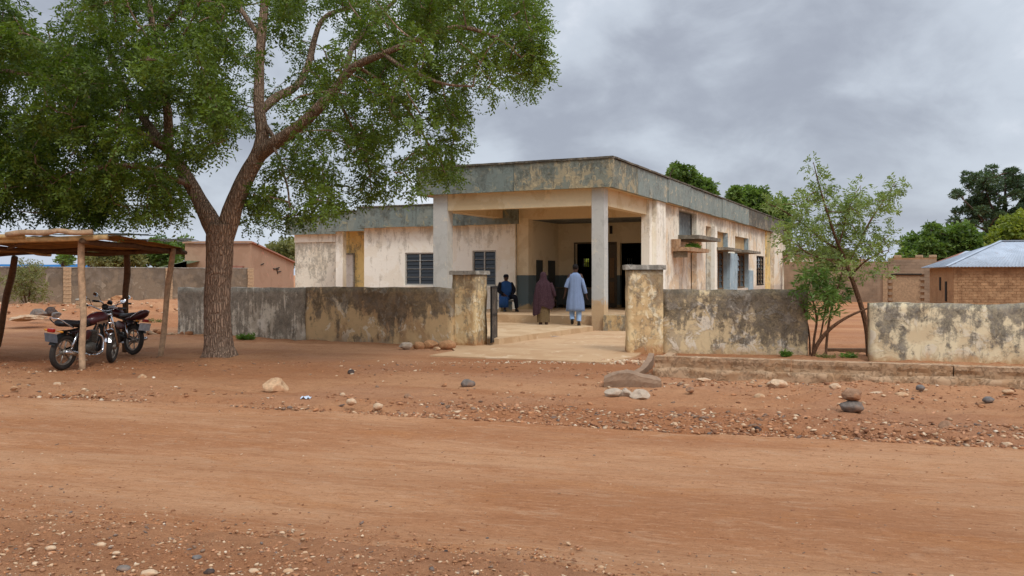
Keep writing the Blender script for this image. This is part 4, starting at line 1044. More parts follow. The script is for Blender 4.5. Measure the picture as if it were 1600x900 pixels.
def in_poly(x, y, poly):
    c = np.zeros(len(x), bool); j = len(poly) - 1
    for i in range(len(poly)):
        xi, yi = poly[i]; xj, yj = poly[j]
        c ^= ((yi > y) != (yj > y)) & (x < (xj - xi) * (y - yi) / (yj - yi + 1e-9) + xi); j = i
    return c

# ---- the big tree
TY = 17.3
tree = thing('shade_tree', 'big spreading shade tree with forked brown trunk beside the motorcycle shelter', 'tree', (G(342, 562).x, G(342, 562).y, 0))
def TP(px, py, d=0.0): v = P(px, py, TY + d); return np.array([v.x, v.y, v.z])
limbdef = [
 ([(342, 575, 0), (342, 556, 0), (341, 538, 0), (340, 500, 0), (341, 440, 0), (343, 385, 0), (346, 350, 0)], [.40, .33, .27, .25, .245, .26, .26], 28),
 ([(341, 380, 0), (330, 345, .0), (312, 312, .1), (290, 275, .2), (266, 238, .35), (240, 208, .6), (212, 170, .9), (185, 120, 1.2), (165, 60, 1.5), (150, -20, 1.8)], [.18, .185, .145, .13, .115, .09, .075, .065, .05, .03], 14),
 ([(262, 235, .35), (262, 195, .2), (256, 140, -.1), (248, 80, -.3), (236, 20, -.5), (230, -60, -.6)], [.10, .09, .075, .065, .055, .03], 10),
 ([(262, 235, .35), (225, 212, -.3), (180, 190, -1.0), (120, 150, -1.7), (60, 120, -2.2), (-20, 110, -2.6), (-90, 120, -3)], [.08, .07, .06, .055, .045, .035, .02], 9),
 ([(230, 200, .6), (180, 205, 1.2), (120, 220, 1.9), (60, 235, 2.4), (-10, 240, 2.8)], [.06, .055, .045, .035, .02], 8),
 ([(300, 290, .15), (270, 280, -.6), (225, 262, -1.4), (170, 258, -2.0), (120, 270, -2.4)], [.07, .055, .045, .035, .02], 8),
 ([(344, 385, 0), (360, 345, 0), (372, 305, -.05), (388, 268, -.1), (404, 238, -.15), (409, 205, -.1), (404, 160, 0), (405, 110, .1), (408, 60, .2), (412, 0, .3), (416, -80, .4), (425, -150, .6)], [.19, .195, .17, .16, .15, .12, .105, .095, .09, .08, .06, .03], 16),
 ([(398, 250, -.1), (425, 226, -.35), (445, 212, -.5), (470, 196, -.65), (495, 172, -.8), (522, 140, -.95), (548, 108, -1.1), (590, 88, -1.3), (650, 62, -1.5), (715, 42, -1.7), (775, 60, -1.9), (815, 90, -2)], [.13, .135, .12, .11, .105, .095, .085, .06, .05, .04, .03, .015], 12),
 ([(406, 175, -.05), (430, 152, .4), (462, 136, .8), (482, 100, 1.2), (492, 60, 1.5), (510, 25, 1.7), (560, 5, 1.9), (620, -40, 2.1)], [.09, .085, .08, .07, .06, .05, .04, .02], 10),
 ([(535, 122, -1.0), (545, 95, -.7), (560, 60, -.3), (600, 20, 0), (650, -30, .2), (720, -60, .3)], [.06, .055, .05, .04, .03, .02], 8),
 ([(600, 85, -1.3), (640, 110, -2), (690, 130, -2.4), (740, 135, -2.7)], [.04, .035, .025, .015], 6),
 ([(520, 142, -.95), (540, 180, -.4), (560, 220, .2), (575, 260, .6), (580, 300, .8)], [.035, .03, .025, .02, .012], 6),
 ([(560, 105, -1.1), (610, 140, -.4), (650, 190, .2), (675, 235, .6), (685, 270, .8)], [.035, .03, .025, .02, .012], 6),
 ([(425, 226, -.35), (440, 260, -1.0), (452, 295, -1.4), (455, 330, -1.6)], [.03, .025, .02, .012], 6),
 ([(412, 192, -.1), (425, 212, -.3), (432, 222, -.4)], [.05, .04, .05], 8),
 ([(408, 60, .2), (380, 20, .8), (350, -30, 1.2), (320, -90, 1.6)], [.06, .05, .04, .02], 7),
 ([(240, 60, -.4), (280, 10, -1.2), (310, -50, -1.8)], [.05, .04, .02], 7),
 ([(262, 238, .35), (262, 290, 1.6), (262, 330, 2.2)], [.03, .02, .01], 6)]
Vs, Fs, off_, limbpts = [], [], 0, []
for k, (pts, rad, segs) in enumerate(limbdef):
    a, r = catmull([TP(*p) for p in pts], rad, 9 if k == 0 else 5)
    nz = np.array([[mnoise.noise(Vector(p * 1.3 + 5)), mnoise.noise(Vector(p * 1.3 + 15)), 0] for p in a]); a = a + nz * (.04 if k else .01)
    V, Fq = tube_np(a, r, segs, .07 if k else .06)
    if k == 0:      # root flare ridges
        zc = V[:, 2]; ang = np.arctan2(V[:, 1] - a[0, 1], V[:, 0] - a[0, 0]); fl = np.exp(-np.clip(zc, 0, 9) / .22)
        kx = 1 + .22 * fl * np.maximum(0, np.sin(ang * 5 + .8)); V[:, 0] = a[0, 0] + (V[:, 0] - a[0, 0]) * kx; V[:, 1] = a[0, 1] + (V[:, 1] - a[0, 1]) * kx
    Vs.append(V); Fs.append(Fq + off_); off_ += len(V)
    if k: limbpts.append(a[3:])
V = np.vstack(Vs); root = np.array([tree.location.x, tree.location.y, 0])
npmesh('trunk', V - root, np.vstack(Fs), MT['bark'], tree, smooth=True)
rng = np.random.RandomState(3)
limbpts = np.vstack(limbpts)
outline = [(-260, -260), (560, -300), (800, -130), (842, -10), (846, 60), (846, 150), (800, 140), (765, 152), (745, 122), (722, 142), (728, 215), (712, 250), (700, 285), (660, 270), (640, 300), (590, 330), (545, 300), (500, 335), (470, 350), (440, 372), (405, 372), (385, 335), (392, 280), (425, 262), (440, 205), (410, 150), (395, 190), (375, 235), (330, 260), (322, 240), (300, 250), (290, 290), (305, 372), (270, 355), (215, 345), (200, 362), (120, 350), (60, 345), (0, 350), (-150, 340), (-280, 200)]
holes = [(505, 55, 34), (430, 110, 26), (455, 190, 20), (380, 130, 14), (75, 15, 40), (130, 60, 16), (235, 22, 10), (330, 285, 30), (620, 235, 26), (570, 180, 16), (650, 150, 14), (690, 200, 14), (210, 310, 22), (40, 320, 18), (480, 30, 26), (530, 250, 14), (150, 300, 14), (435, 70, 24), (300, 190, 10)]
cand = []
n_try = 15000
cx = rng.rand(n_try) * 1140 - 285; cy = rng.rand(n_try) * 680 - 305
ok = in_poly(cx, cy, outline)
for hx_, hy_, hr in holes: ok &= (cx - hx_) ** 2 + (cy - hy_) ** 2 > hr * hr
dens = np.where(cx < 400, .66, .52) * np.where(cy < -20, .28, 1) * np.where((cx > 400) & (cy > 170), .62, 1)
dens = np.where((cx > 425) & (cx < 475) & (cy > 200), dens * .6, dens)
ok &= rng.rand(n_try) < dens
cx, cy = cx[ok], cy[ok]
wdt = np.clip(1 - ((cx - 330) / 640) ** 2, .1, 1) ** .5 * np.clip(1 - ((cy + 20) / 430) ** 2, .2, 1) ** .5
dY = (rng.rand(len(cx)) * 2 - 1) * 4.3 * wdt
pos = np.array([TP(a, b_, d) for a, b_, d in zip(cx, cy, dY)])
# keep clusters in lumps (branch ends) so the crown has light and dark masses and gaps
lump = np.array([mnoise.noise(Vector(p) * 1.0 + Vector((4, 2, 9))) * .75 + .85 * mnoise.noise(Vector(p) * 2.3) for p in pos])
mainl = np.vstack([catmull([(p[0], p[1], p[2]) for p in limbdef[q][0]], limbdef[q][1], 6)[0][(3 if q != 3 else 0):] for q in (1, 2, 6, 7, 8)])
mr = np.concatenate([catmull([(p[0], p[1], p[2]) for p in limbdef[q][0]], limbdef[q][1], 6)[1][(3 if q != 3 else 0):] for q in (1, 2, 6, 7, 8)])
front = np.zeros(len(pos), bool)      # open the crown on the near side of the main limbs
for q in range(len(pos)):
    d2 = np.hypot(mainl[:, 0] - cx[q], mainl[:, 1] - cy[q]); m_ = np.argmin(d2 - mr * 60)
    if d2[m_] < 27 + mr[m_] * 45 and dY[q] < mainl[m_, 2] + .25 and (mainl[m_, 0] > 300 or mainl[m_, 1] > 170): front[q] = rng.rand() < (.62 if mainl[m_, 0] > 440 else .86)
lump = lump + .10 * (cy > 260)
keep = (lump > .075) & ~((cx < 310) & (cy > 338)) & (pos[:, 2] > 2.25) & ~front
pos = pos[keep][:2300]; lumpv = lump[keep][:2300]; print('CLUSTERS', keep.sum())
paths = grow(limbpts, pos, rng, .009, .04, .10)
Vs, Fs, off_ = [], [], 0
for pts, rad, segs in paths:
    V, Fq = tube_np(pts, rad, 5, 0, cap=False); Vs.append(V); Fs.append(Fq + off_); off_ += len(V)
o = npmesh('twigs', np.vstack(Vs) - root, np.vstack(Fs), MT['bark'], tree, smooth=True); o['kind'] = 'stuff'
per = 27; org = np.repeat(pos, per, axis=0); rr = rng.randn(len(org), 3); rr /= np.linalg.norm(rr, axis=1)[:, None]
rad = rng.rand(len(org)) ** .5; org = org + rr * rad[:, None] * np.array([.25, .25, .17]) ; dirs = rr * .8 + rng.randn(len(org), 3) * .35 + [0, 0, -.25]
tint = np.repeat(np.clip(.42 + .35 * rng.randn(len(pos)) * .5 + lumpv * .25, 0, 1), per)
o = leaves('crown', org - root, dirs, MT['leaf'], tree, rng, .078, .017, 9, .20, tint, .3); o['kind'] = 'stuff'

# ---- generic tree
def gtree(name, label, cat, base, trunks, clusters, leafmat, rng, crad=.4, per=20, L=.12, W=.03, n_leaf=6, sprig=.25, group=None, bark='bark2', droop=.15, amp=.03, up=0.0, r0=.01, squash=.8):
    base = np.array([base[0], base[1], 0.0]); t_ = thing(name, label, cat, tuple(base), 0, group)
    Vs, Fs, o_, lp = [], [], 0, []
    for pts, rad, segs in trunks:
        a, r = catmull(pts, rad, 4); V, Fq = tube_np(a, r, segs, amp); Vs.append(V); Fs.append(Fq + o_); o_ += len(V); lp.append(a[len(a) // 4:])
    npmesh('trunk', np.vstack(Vs) - base, np.vstack(Fs), MT[bark], t_, smooth=True); lp = np.vstack(lp)
    pos = np.asarray(clusters)
    Vs, Fs, o_ = [], [], 0
    for pts, rad, segs in grow(lp, pos, rng, r0, r0 * 4, .05):
        V, Fq = tube_np(pts, rad, 5, 0, cap=False); Vs.append(V); Fs.append(Fq + o_); o_ += len(V)
    if Vs: o = npmesh('twigs', np.vstack(Vs) - base, np.vstack(Fs), MT[bark], t_, smooth=True); o['kind'] = 'stuff'
    org = np.repeat(pos, per, axis=0); rr = rng.randn(len(org), 3); rr /= np.linalg.norm(rr, axis=1)[:, None]
    org = org + rr * (rng.rand(len(org)) ** .45)[:, None] * np.array([crad, crad, crad * squash]); dirs = rr + rng.randn(len(org), 3) * .4 + [0, 0, up]
    tint = np.repeat(np.clip(.5 + .22 * rng.randn(len(pos)), 0, 1), per)
    o = leaves('crown', org - base, dirs, MT[leafmat], t_, rng, L, W, n_leaf, sprig, tint, droop); o['kind'] = 'stuff'
    return t_
def polyclusters(poly, n, Y, dpt, rng, mind=0.0, lumpy=0.0, ls=1.0):
    xs_ = [p[0] for p in poly]; ys_ = [p[1] for p in poly]; out = []
    while len(out) < n:
        x = rng.rand(400) * (max(xs_) - min(xs_)) + min(xs_); y = rng.rand(400) * (max(ys_) - min(ys_)) + min(ys_)
        k = in_poly(x, y, poly)
        for a, b_ in zip(x[k], y[k]):
            p = P(a, b_, Y + rng.uniform(-dpt, dpt))
            if lumpy and mnoise.noise(p * ls) < lumpy - .2: continue
            out.append([p.x, p.y, p.z])
            if len(out) >= n: break
    return np.array(out)
def PX(Y, *l): return [np.array(P(a, b_, Y + (d[0] if d else 0)))[:] for a, b_, *d in l]

# ---- sapling in the gap of the right walls
rng = np.random.RandomState(8); SY = 17.6
b0 = G(1357, 552); SY2 = 17.75
tr = [(PX(SY, (1358, 562), (1355, 520), (1349, 490), (1338, 455), (1327, 425), (1318, 400)), [.06, .055, .052, .048, .042, .036], 8),
      (PX(SY, (1318, 400), (1305, 370, -.1), (1292, 330, -.2), (1280, 290, -.3), (1271, 254, -.35)), [.034, .028, .022, .016, .006], 6),
      (PX(SY, (1322, 415), (1340, 385, .2), (1360, 345, .35), (1380, 315, .4), (1398, 285, .5)), [.03, .026, .02, .014, .005], 6),
      (PX(SY, (1312, 390), (1285, 375, .1), (1255, 350, .3), (1225, 330, .4), (1195, 315, .5)), [.026, .022, .018, .012, .005], 6),
      (PX(SY, (1330, 430), (1350, 410, -.3), (1375, 395, -.5), (1392, 390, -.6)), [.02, .018, .012, .005], 6),
      (PX(SY, (1310, 385), (1320, 350, .3), (1325, 320, .5), (1345, 290, .6)), [.022, .018, .012, .006], 6),
      (PX(SY, (1318, 405), (1290, 405, -.4), (1262, 395, -.6), (1240, 380, -.7)), [.02, .016, .012, .005], 6)]
poly = [(1268, 252), (1282, 262), (1300, 290), (1318, 305), (1340, 318), (1352, 300), (1375, 300), (1396, 282), (1402, 290), (1392, 330), (1396, 365), (1388, 400), (1395, 430), (1370, 440), (1345, 425), (1325, 440), (1300, 430), (1270, 410), (1240, 400), (1205, 375), (1188, 360), (1198, 330), (1192, 310), (1205, 308), (1225, 322), (1238, 300), (1255, 312), (1268, 290), (1262, 262)]
cl = polyclusters(poly, 118, SY, .85, rng, lumpy=.05, ls=1.7)
extra = np.array([list(P(a, b_, SY - .3)) for a, b_ in ((1270, 256), (1273, 268), (1277, 280), (1281, 292), (1399, 287), (1392, 298), (1385, 310), (1345, 292), (1340, 305), (1197, 316), (1206, 322))])
gtree('sapling', 'airy young tree with thin stems growing in the gap between the right boundary walls', 'tree', (b0.x, b0.y), tr, np.vstack([cl, extra]), 'leaf_shrub', rng, .16, 12, .085, .015, 7, .13, r0=.006, up=.25)
# bush at its left
b1 = G(1270, 556)
tr = [(PX(SY, (1268, 565), (1276, 540, -.1), (1296, 515, -.2), (1325, 495, -.3), (1360, 480, -.35)), [.045, .042, .036, .028, .016], 7),
      (PX(SY, (1270, 560), (1272, 530), (1276, 500), (1270, 470), (1262, 450)), [.028, .025, .022, .016, .008], 6),
      (PX(SY, (1290, 560), (1292, 530, .1), (1296, 500, .1), (1302, 470), (1312, 440), (1318, 410)), [.028, .026, .024, .02, .014, .007], 6),
      (PX(SY, (1280, 535, -.1), (1285, 510), (1290, 480), (1295, 450)), [.02, .018, .014, .008], 6),
      (PX(SY, (1266, 560, .2), (1264, 520, .2), (1258, 490, .1), (1252, 470)), [.02, .018, .012, .006], 6)]
poly = [(1250, 430), (1275, 420), (1300, 425), (1318, 440), (1322, 470), (1310, 490), (1285, 492), (1262, 485), (1245, 462)]
cl = polyclusters(poly, 27, SY - .1, .45, rng)
gtree('bush', 'long leaved green bush rising from slanting stems at the end of right wall', 'bush', (b1.x, b1.y), tr, cl, 'leaf_bush', rng, .15, 12, .15, .015, 6, .09, r0=.006, up=.1)

# ---- trees seen over the roof and beyond
def simple_tree(name, label, px, pbase, Y, crown_polys, n, leafmat, rng, crad, per, L, W, sprig, group=None, dpt=2.0, tw=.25, bark='bark_far', lumpy=0.0, ls=.4, forks=5, n_leaf=6, squash=.8, up=0.0, cat='tree'):
    cls = []
    for poly in crown_polys: cls.append(polyclusters(poly, int(n / len(crown_polys)), Y, dpt, rng, lumpy=lumpy, ls=ls))
    cl = np.vstack(cls); bx_, by_ = (px - 800) * Y / F, Y
    c = cl.mean(0); top = cl[:, 2].max(); z0 = .0
    tr = [([np.array([bx_, by_, -.2]), np.array([bx_ + (c[0] - bx_) * .3, by_, c[2] * .35]), np.array([c[0], by_, c[2] * .8]), np.array([c[0], by_, top * .93])], [tw, tw * .8, tw * .55, tw * .15], 8)]
    for k in range(forks):
        e = cl[rng.randint(len(cl))]; s0 = tr[0][0][1] + (tr[0][0][2] - tr[0][0][1]) * rng.rand()
        tr.append(([s0, (s0 + e) / 2 + [0, 0, .3], e], [tw * .4, tw * .25, tw * .08], 5))
    return gtree(name, label, cat, (bx_, by_), tr, cl, leafmat, rng, crad, per, L, W, n_leaf, sprig, group, bark, r0=tw * .1, squash=squash, up=up)
rng = np.random.RandomState(21)
GB = 'trees beyond the clinic'
simple_tree('broad_tree', 'dark green tree top showing above the fascia just right of the porch', 1065, 430, 62, [[(1042, 275), (1050, 262), (1068, 257), (1086, 266), (1094, 288), (1080, 300), (1052, 296)], [(1090, 288), (1104, 284), (1118, 298), (1108, 310), (1094, 305)]], 70, 'leaf_dense', rng, .32, 22, .26, .08, .22, GB, 1.5, lumpy=0, n_leaf=5)
simple_tree('young_tree', 'bright green young tree top above the roof, leftmost of the pair left of the sapling', 1150, 430, 56, [[(1143, 300), (1150, 295), (1160, 305), (1162, 330), (1150, 325)]], 34, 'leaf_dense', rng, .28, 20, .22, .07, .2, GB, .8, n_leaf=5, tw=.12)
simple_tree('young_tree', 'bright green young tree with upright shoots above the roof next to the sapling', 1180, 430, 57, [[(1166, 300), (1174, 295), (1184, 302), (1180, 335), (1168, 330)], [(1185, 305), (1195, 298), (1199, 310), (1193, 338), (1180, 336)], [(1200, 320), (1222, 310), (1240, 340), (1230, 355), (1205, 350)]], 110, 'leaf_dense', rng, .28, 20, .22, .07, .2, GB, 1.0, n_leaf=5, tw=.14)
simple_tree('courtyard_tree', 'green tree standing in the courtyard behind the dark lobby windows', 950, 430, 60, [[(890, 400), (910, 385), (960, 380), (1000, 390), (1010, 420), (960, 428), (900, 428)]], 60, 'leaf_yel', rng, .8, 22, .4, .12, .3, GB, 2.0, n_leaf=5)
rp = [(1482, 325), (1488, 305), (1512, 290), (1510, 275), (1528, 270), (1545, 278), (1550, 262), (1562, 256), (1575, 264), (1588, 272), (1605, 268), (1640, 275), (1650, 330), (1640, 370), (1590, 372), (1560, 380), (1535, 365), (1520, 358), (1500, 350), (1486, 345)]
simple_tree('tall_tree', 'tall dark tree with layered tufted branches at the right edge above the houses', 1560, 430, 72, [rp], 120, 'leaf_pine', rng, .42, 40, .28, .05, .2, None, 2.8, .35, lumpy=.12, ls=1.3, forks=14, n_leaf=6, squash=.55, up=.4)
simple_tree('broad_tree', 'dense rounded bright green tree left of the zinc roofed mud house', 1470, 430, 60, [[(1412, 400), (1418, 378), (1440, 368), (1452, 358), (1480, 362), (1510, 356), (1530, 372), (1538, 395), (1530, 412), (1412, 412)]], 190, 'leaf_dense', rng, .5, 26, .26, .08, .25, None, 2.2, .35, n_leaf=5)
simple_tree('yellow_tree', 'yellow green tree behind the mud house at the right edge', 1585, 430, 58, [[(1545, 385), (1560, 360), (1585, 340), (1640, 330), (1650, 400), (1545, 398)]], 130, 'leaf_yel', rng, .5, 24, .28, .08, .25, None, 1.8, .2, n_leaf=5)
for k, (cx_, poly, Y, mt, nn_, lb) in enumerate([
   (225, [(150, 400), (170, 385), (200, 378), (215, 384), (218, 412), (150, 412)], 75, 'leaf_dry', 90, 'olive tree behind the compound wall seen between the shelter posts'),
   (250, [(212, 400), (225, 382), (255, 374), (272, 380), (275, 412), (212, 412)], 80, 'leaf_dense', 90, 'green tree behind the compound wall left of the pink house'),
   (120, [(136, 408), (140, 396), (160, 392), (165, 410)], 90, 'leaf_dry', 30, 'low greyish tree behind the compound wall near the front post'),
   (103, [(96, 405), (98, 400), (108, 400), (109, 408), (103, 412)], 80, 'leaf_dense', 12, 'tiny lone tree poking above the compound wall beside its pillar'),
   (440, [(420, 400), (425, 385), (445, 376), (462, 378), (470, 410), (425, 410)], 85, 'leaf_dry', 60, 'dry brownish tree between the pink house and the clinic'),
   (285, [(268, 400), (275, 385), (292, 372), (300, 400)], 84, 'leaf_dense', 30, 'green tree top just left of the pink house'),
   (1300, [(1262, 405), (1275, 392), (1300, 388), (1330, 396), (1340, 412), (1265, 412)], 80, 'leaf_dry', 50, 'brown green tree behind the far brick wall, behind the sapling')]):
    simple_tree('scrub_tree', lb, cx_, 430, Y, [poly], nn_, mt, rng, .5, 22, .28, .08, .25, 'trees beyond the compound', 2.0, .15, n_leaf=5)
# small thorn shrub in the left yard
b2 = G(42, 487)
tr = [(PX(b2.y, (42, 490), (40, 470), (34, 445), (28, 420)), [.05, .04, .03, .01], 6), (PX(b2.y, (43, 490), (46, 460), (50, 435), (56, 415)), [.05, .04, .03, .01], 6), (PX(b2.y, (41, 480), (30, 462), (20, 455)), [.03, .02, .01], 5)]
gtree('thorn_shrub', 'thin wispy green shrub in front of the compound wall at far left', 'shrub', (b2.x, b2.y), tr, polyclusters([(12, 440), (22, 418), (40, 412), (62, 425), (70, 445), (58, 462), (30, 462), (14, 455)], 34, b2.y, .7, rng), 'leaf_dry', rng, .35, 16, .13, .025, 6, .25, r0=.008)
# ---- weeds
def tuft(label, px, py, wpx, hpx, n, z=0.0, Yf=None, name='weed', mat='grass'):
    g = G(px, py, z) if Yf is None else P(px, py, Yf); r2 = np.random.RandomState(int(px)); s = g.y / F
    org = np.stack([(r2.rand(n) - .5) * wpx * s * .8, (r2.rand(n) - .5) * wpx * s * .5, r2.rand(n) * hpx * s * .35], 1)
    d = np.stack([org[:, 0] * 2 + r2.randn(n) * .25, r2.randn(n) * .35, np.ones(n) * .8], 1)
    o = leaves(name, org, d, MT[mat], None, r2, hpx * s * .45, hpx * s * .07, 6, hpx * s * .6, .5 + .2 * r2.randn(n), .1)
    o.location = (g.x, g.y, g.z if Yf else z); tag(o, label, 'weed', 'weeds at the foot of the walls'); return o
tuft('green weed tuft at the foot of the mouldy wall right of the trunk', 385, 533, 26, 12, 60)
tuft('weed growing out of the foot of the peeling right wall', 1229, 560, 14, 13, 40, z=.02)
tuft('low weeds under the bush between the walls', 1290, 562, 40, 10, 34, mat='leaf_dry')
tuft('small weed below the fallen plank', 1325, 562, 24, 12, 50)
tuft('grass tuft between the mouldy wall end and the slanting post', 273, 494, 14, 14, 50, name='weed')
tuft('low weed beside the brick stump in the left yard', 96, 500, 22, 14, 60)
tuft('straggly weeds on the mound right of the farther motorcycle', 240, 508, 34, 10, 60, mat='leaf_dry')
shp = BW(XW + .45, (sh0 + sh1) / 2, 2.67)
r2 = np.random.RandomState(5); n = 130; org = np.stack([r2.randn(n) * .08, r2.randn(n) * .2, r2.rand(n) * .05], 1)
o = leaves('weed', org, org * [1, 1, 0] + r2.randn(n, 3) * .3 + [0, 0, .4], MT['grass'], None, r2, .1, .022, 6, .14, .5 + .2 * r2.randn(n), .3); o.location = shp; o.rotation_euler = (0, 0, -BA)
tag(o, 'green weeds growing on the broken shelf of the clinic side wall', 'weed', 'weeds at the foot of the walls'); o['group'] = 'weeds on the building'

# ------------------------------------------------------------------ left yard and background buildings
C0, C1 = P(-60, 430, 45), P(388, 430, 56)
cw = thing('compound_wall', 'long grey brown block compound wall across the left background with tan block pillars', 'wall', (C0.x, C0.y, 0), math.atan2(C1.y - C0.y, C1.x - C0.x))
Lc = (Vector(C1[:2]) - Vector(C0[:2])).length
bm = bmesh.new(); addbox(bm, 0, Lc, 0, .2, -.3, 2.06, .5); roughen(bm, .015, .8, 2); bmobj('wall_body', bm, MT['compound'], cw)
bm = bmesh.new(); addbox(bm, 0, Lc, -.03, .23, 2.062, 2.11, .5); roughen(bm, .02, 1.5, 2); bmobj('wall_coping', bm, MT['cap'], cw)
ca = math.atan2(C1.y - C0.y, C1.x - C0.x)
def along(px):   # distance along the wall for a pixel column
    k = (px - 800) / F; return (k * C0.y - C0.x) / (math.cos(ca) - k * math.sin(ca))
bm = bmesh.new(); addbox(bm, 0, .42, 0, .06, 0, .205, None, .012); blk = bpy.data.meshes.new('block'); bmesh.ops.recalc_face_normals(bm, faces=bm.faces[:]); bm.to_mesh(blk); bm.free(); blk.materials.append(MT['block'])
for px in (98, 258, 386):
    s0 = along(px)
    for r_i in range(10):
        o = link('block', blk, None, cw); o.location = (s0 + random.uniform(-.015, .015), -.09 + random.uniform(-.012, .012), -.06 + r_i * .215)
# brick stump in the yard
g = G(133, 498); st = thing('brick_stump', 'short crumbling tan block stump behind the motorcycles in the yard', 'stump', (g.x, g.y, 0), R(8))
for (a, w_, h) in ((-.34, .28, .75), (.28, .3, .68)):
    for r_i in range(4):
        box('block', MT['block'], st, a, a + w_, 0, .3, -.1 + r_i * h / 3.6, -.1 + (r_i + 1) * h / 3.6 - .015, bev=.02)
box('cap_stone', MT['cap'], st, -.36, -.03, -.02, .32, .67, .76, bev=.03); box('infill', MT['mud'], st, -.05, .27, .05, .25, -.1, .35, step=.1, amp=.02)
for k, (px, py, wd, hh, mk, lb) in enumerate([(56, 489, 26, 14, 'grey', 'grey green heap lump at left in the junk pile by the shrub'), (75, 486, 22, 14, 'dark', 'dark lump in the middle of the junk pile'), (86, 492, 16, 9, 'blue', 'bluish lump at right end of the junk pile'), (185, 468, 34, 14, 'orange', 'orange earth boulder in the yard above the farther motorcycle'), (30, 497, 60, 10, 'pale', 'long pale clod bank in the left yard')]):
    rock(px, py, wd, hh, mk, lb, 90 + k, True, z=0.25, group='lumps in the left yard')
# pink house
PH = P(392, 430, 62); pa = R(4)
ph = thing('pink_house', 'flat roofed terracotta pink house behind the compound wall, cracked side wall', 'house', (PH.x, PH.y, 0), 0)
bm = bmesh.new()
x1, y1, zt = 0, 0, CH + (HZ - 380) * 62 / F
E = P(459, 430, 73); ex, ey = E.x - PH.x, E.y - PH.y; ze = CH + (HZ - 411) * 73 / F
lft = P(289, 430, 62.6); lx, ly = lft.x - PH.x, lft.y - PH.y
pts = [(lx, ly), (0, 0), (ex, ey), (lx + ex, ly + ey)]; zs = [zt, zt, ze, ze]
lo = [bm.verts.new((x, y, -.2)) for x, y in pts]; hi = [bm.verts.new((x, y, z)) for (x, y), z in zip(pts, zs)]
for i in range(4): bm.faces.new((lo[i], lo[(i + 1) % 4], hi[(i + 1) % 4], hi[i]))
bm.faces.new(hi); bmobj('house_walls', bm, MT['pink'], ph)
def bar(name, mat, parent, a, c, w_, h, up=Vector((0, 0, 1))):
    a, c = Vector(a), Vector(c); d = (c - a).normalized(); s = d.cross(up).normalized() * w_ / 2; u = s.cross(d).normalized() * h / 2
    bm = bmesh.new(); q = [bm.verts.new(p + sx * s + ux * u) for p in (a, c) for sx, ux in ((-1, -1), (1, -1), (1, 1), (-1, 1))]
    for f in ((0, 1, 2, 3), (7, 6, 5, 4), (0, 4, 5, 1), (1, 5, 6, 2), (2, 6, 7, 3), (3, 7, 4, 0)): bm.faces.new([q[i] for i in f])
    return bmobj(name, bm, mat, parent)
bar('parapet', MT['pink'], ph, (lx - .1, ly - .03, zt + .08), (.06, -.03, zt + .08), .3, .14)
bar('parapet', MT['zinc_rust'], ph, (.03, 0, zt + .06), (ex + .03, ey, ze + .06), .3, .1)
for (a, c_, zz_) in ((lx + 1.6, lx + 2.6, 2.35), (-2.2, -.45, 2.35)):
    k = a / lx if lx else 0
    bm = bmesh.new(); y0 = ly * a / lx
    q = [bm.verts.new(v) for v in ((a, y0, zz_), (c_, y0, zz_ + .02), (c_ - .1, y0 - .9, zz_ - .28), (a + .15, y0 - .9, zz_ - .28))]; bm.faces.new(q)
    bmesh.ops.solidify(bm, geom=bm.faces[:], thickness=.05); bmobj('awning', bm, MT['zinc_rust'], ph)
# cracks of the side wall: thin dark chases cut into the render
for (u0, z0, u1, z1) in ((.5, 2.1, .62, 2.25), (.55, 2.2, .58, 1.75), (.47, 2.15, .6, 2.1), (.2, 2.4, .26, 2.5), (.58, 1.9, .66, 1.95)):
    bar('wall_crack', MT['mast'], ph, (ex * u0 + .03, ey * u0, z0), (ex * u1 + .03, ey * u1, z1), .05, .06)
# pale green roofed shed
SH = P(262, 430, 60); sh = thing('green_roof_shed', 'low shed with pale green metal roof left of the pink house', 'shed', (SH.x, SH.y, 0))
bm = bmesh.new(); zs0, zs1 = CH + (HZ - 420) * 60 / F, CH + (HZ - 407) * 60 / F
q = [bm.verts.new(v) for v in ((-1.1, 0, zs0), (1.3, 0, zs1), (1.3, 4, zs1), (-1.1, 4, zs0))]; bm.faces.new(q); bmesh.ops.solidify(bm, geom=bm.faces[:], thickness=.06); bmobj('roof', bm, MT['zinc_green'], sh)
bm = bmesh.new(); q = [bm.verts.new(v) for v in ((-1.0, .1, 0), (1.25, .1, 0), (1.25, .1, zs1 - .05), (-1.0, .1, zs0 - .05))]; bm.faces.new(q); bmesh.ops.solidify(bm, geom=bm.faces[:], thickness=.2); bmobj('shed_wall', bm, MT['mud'], sh)

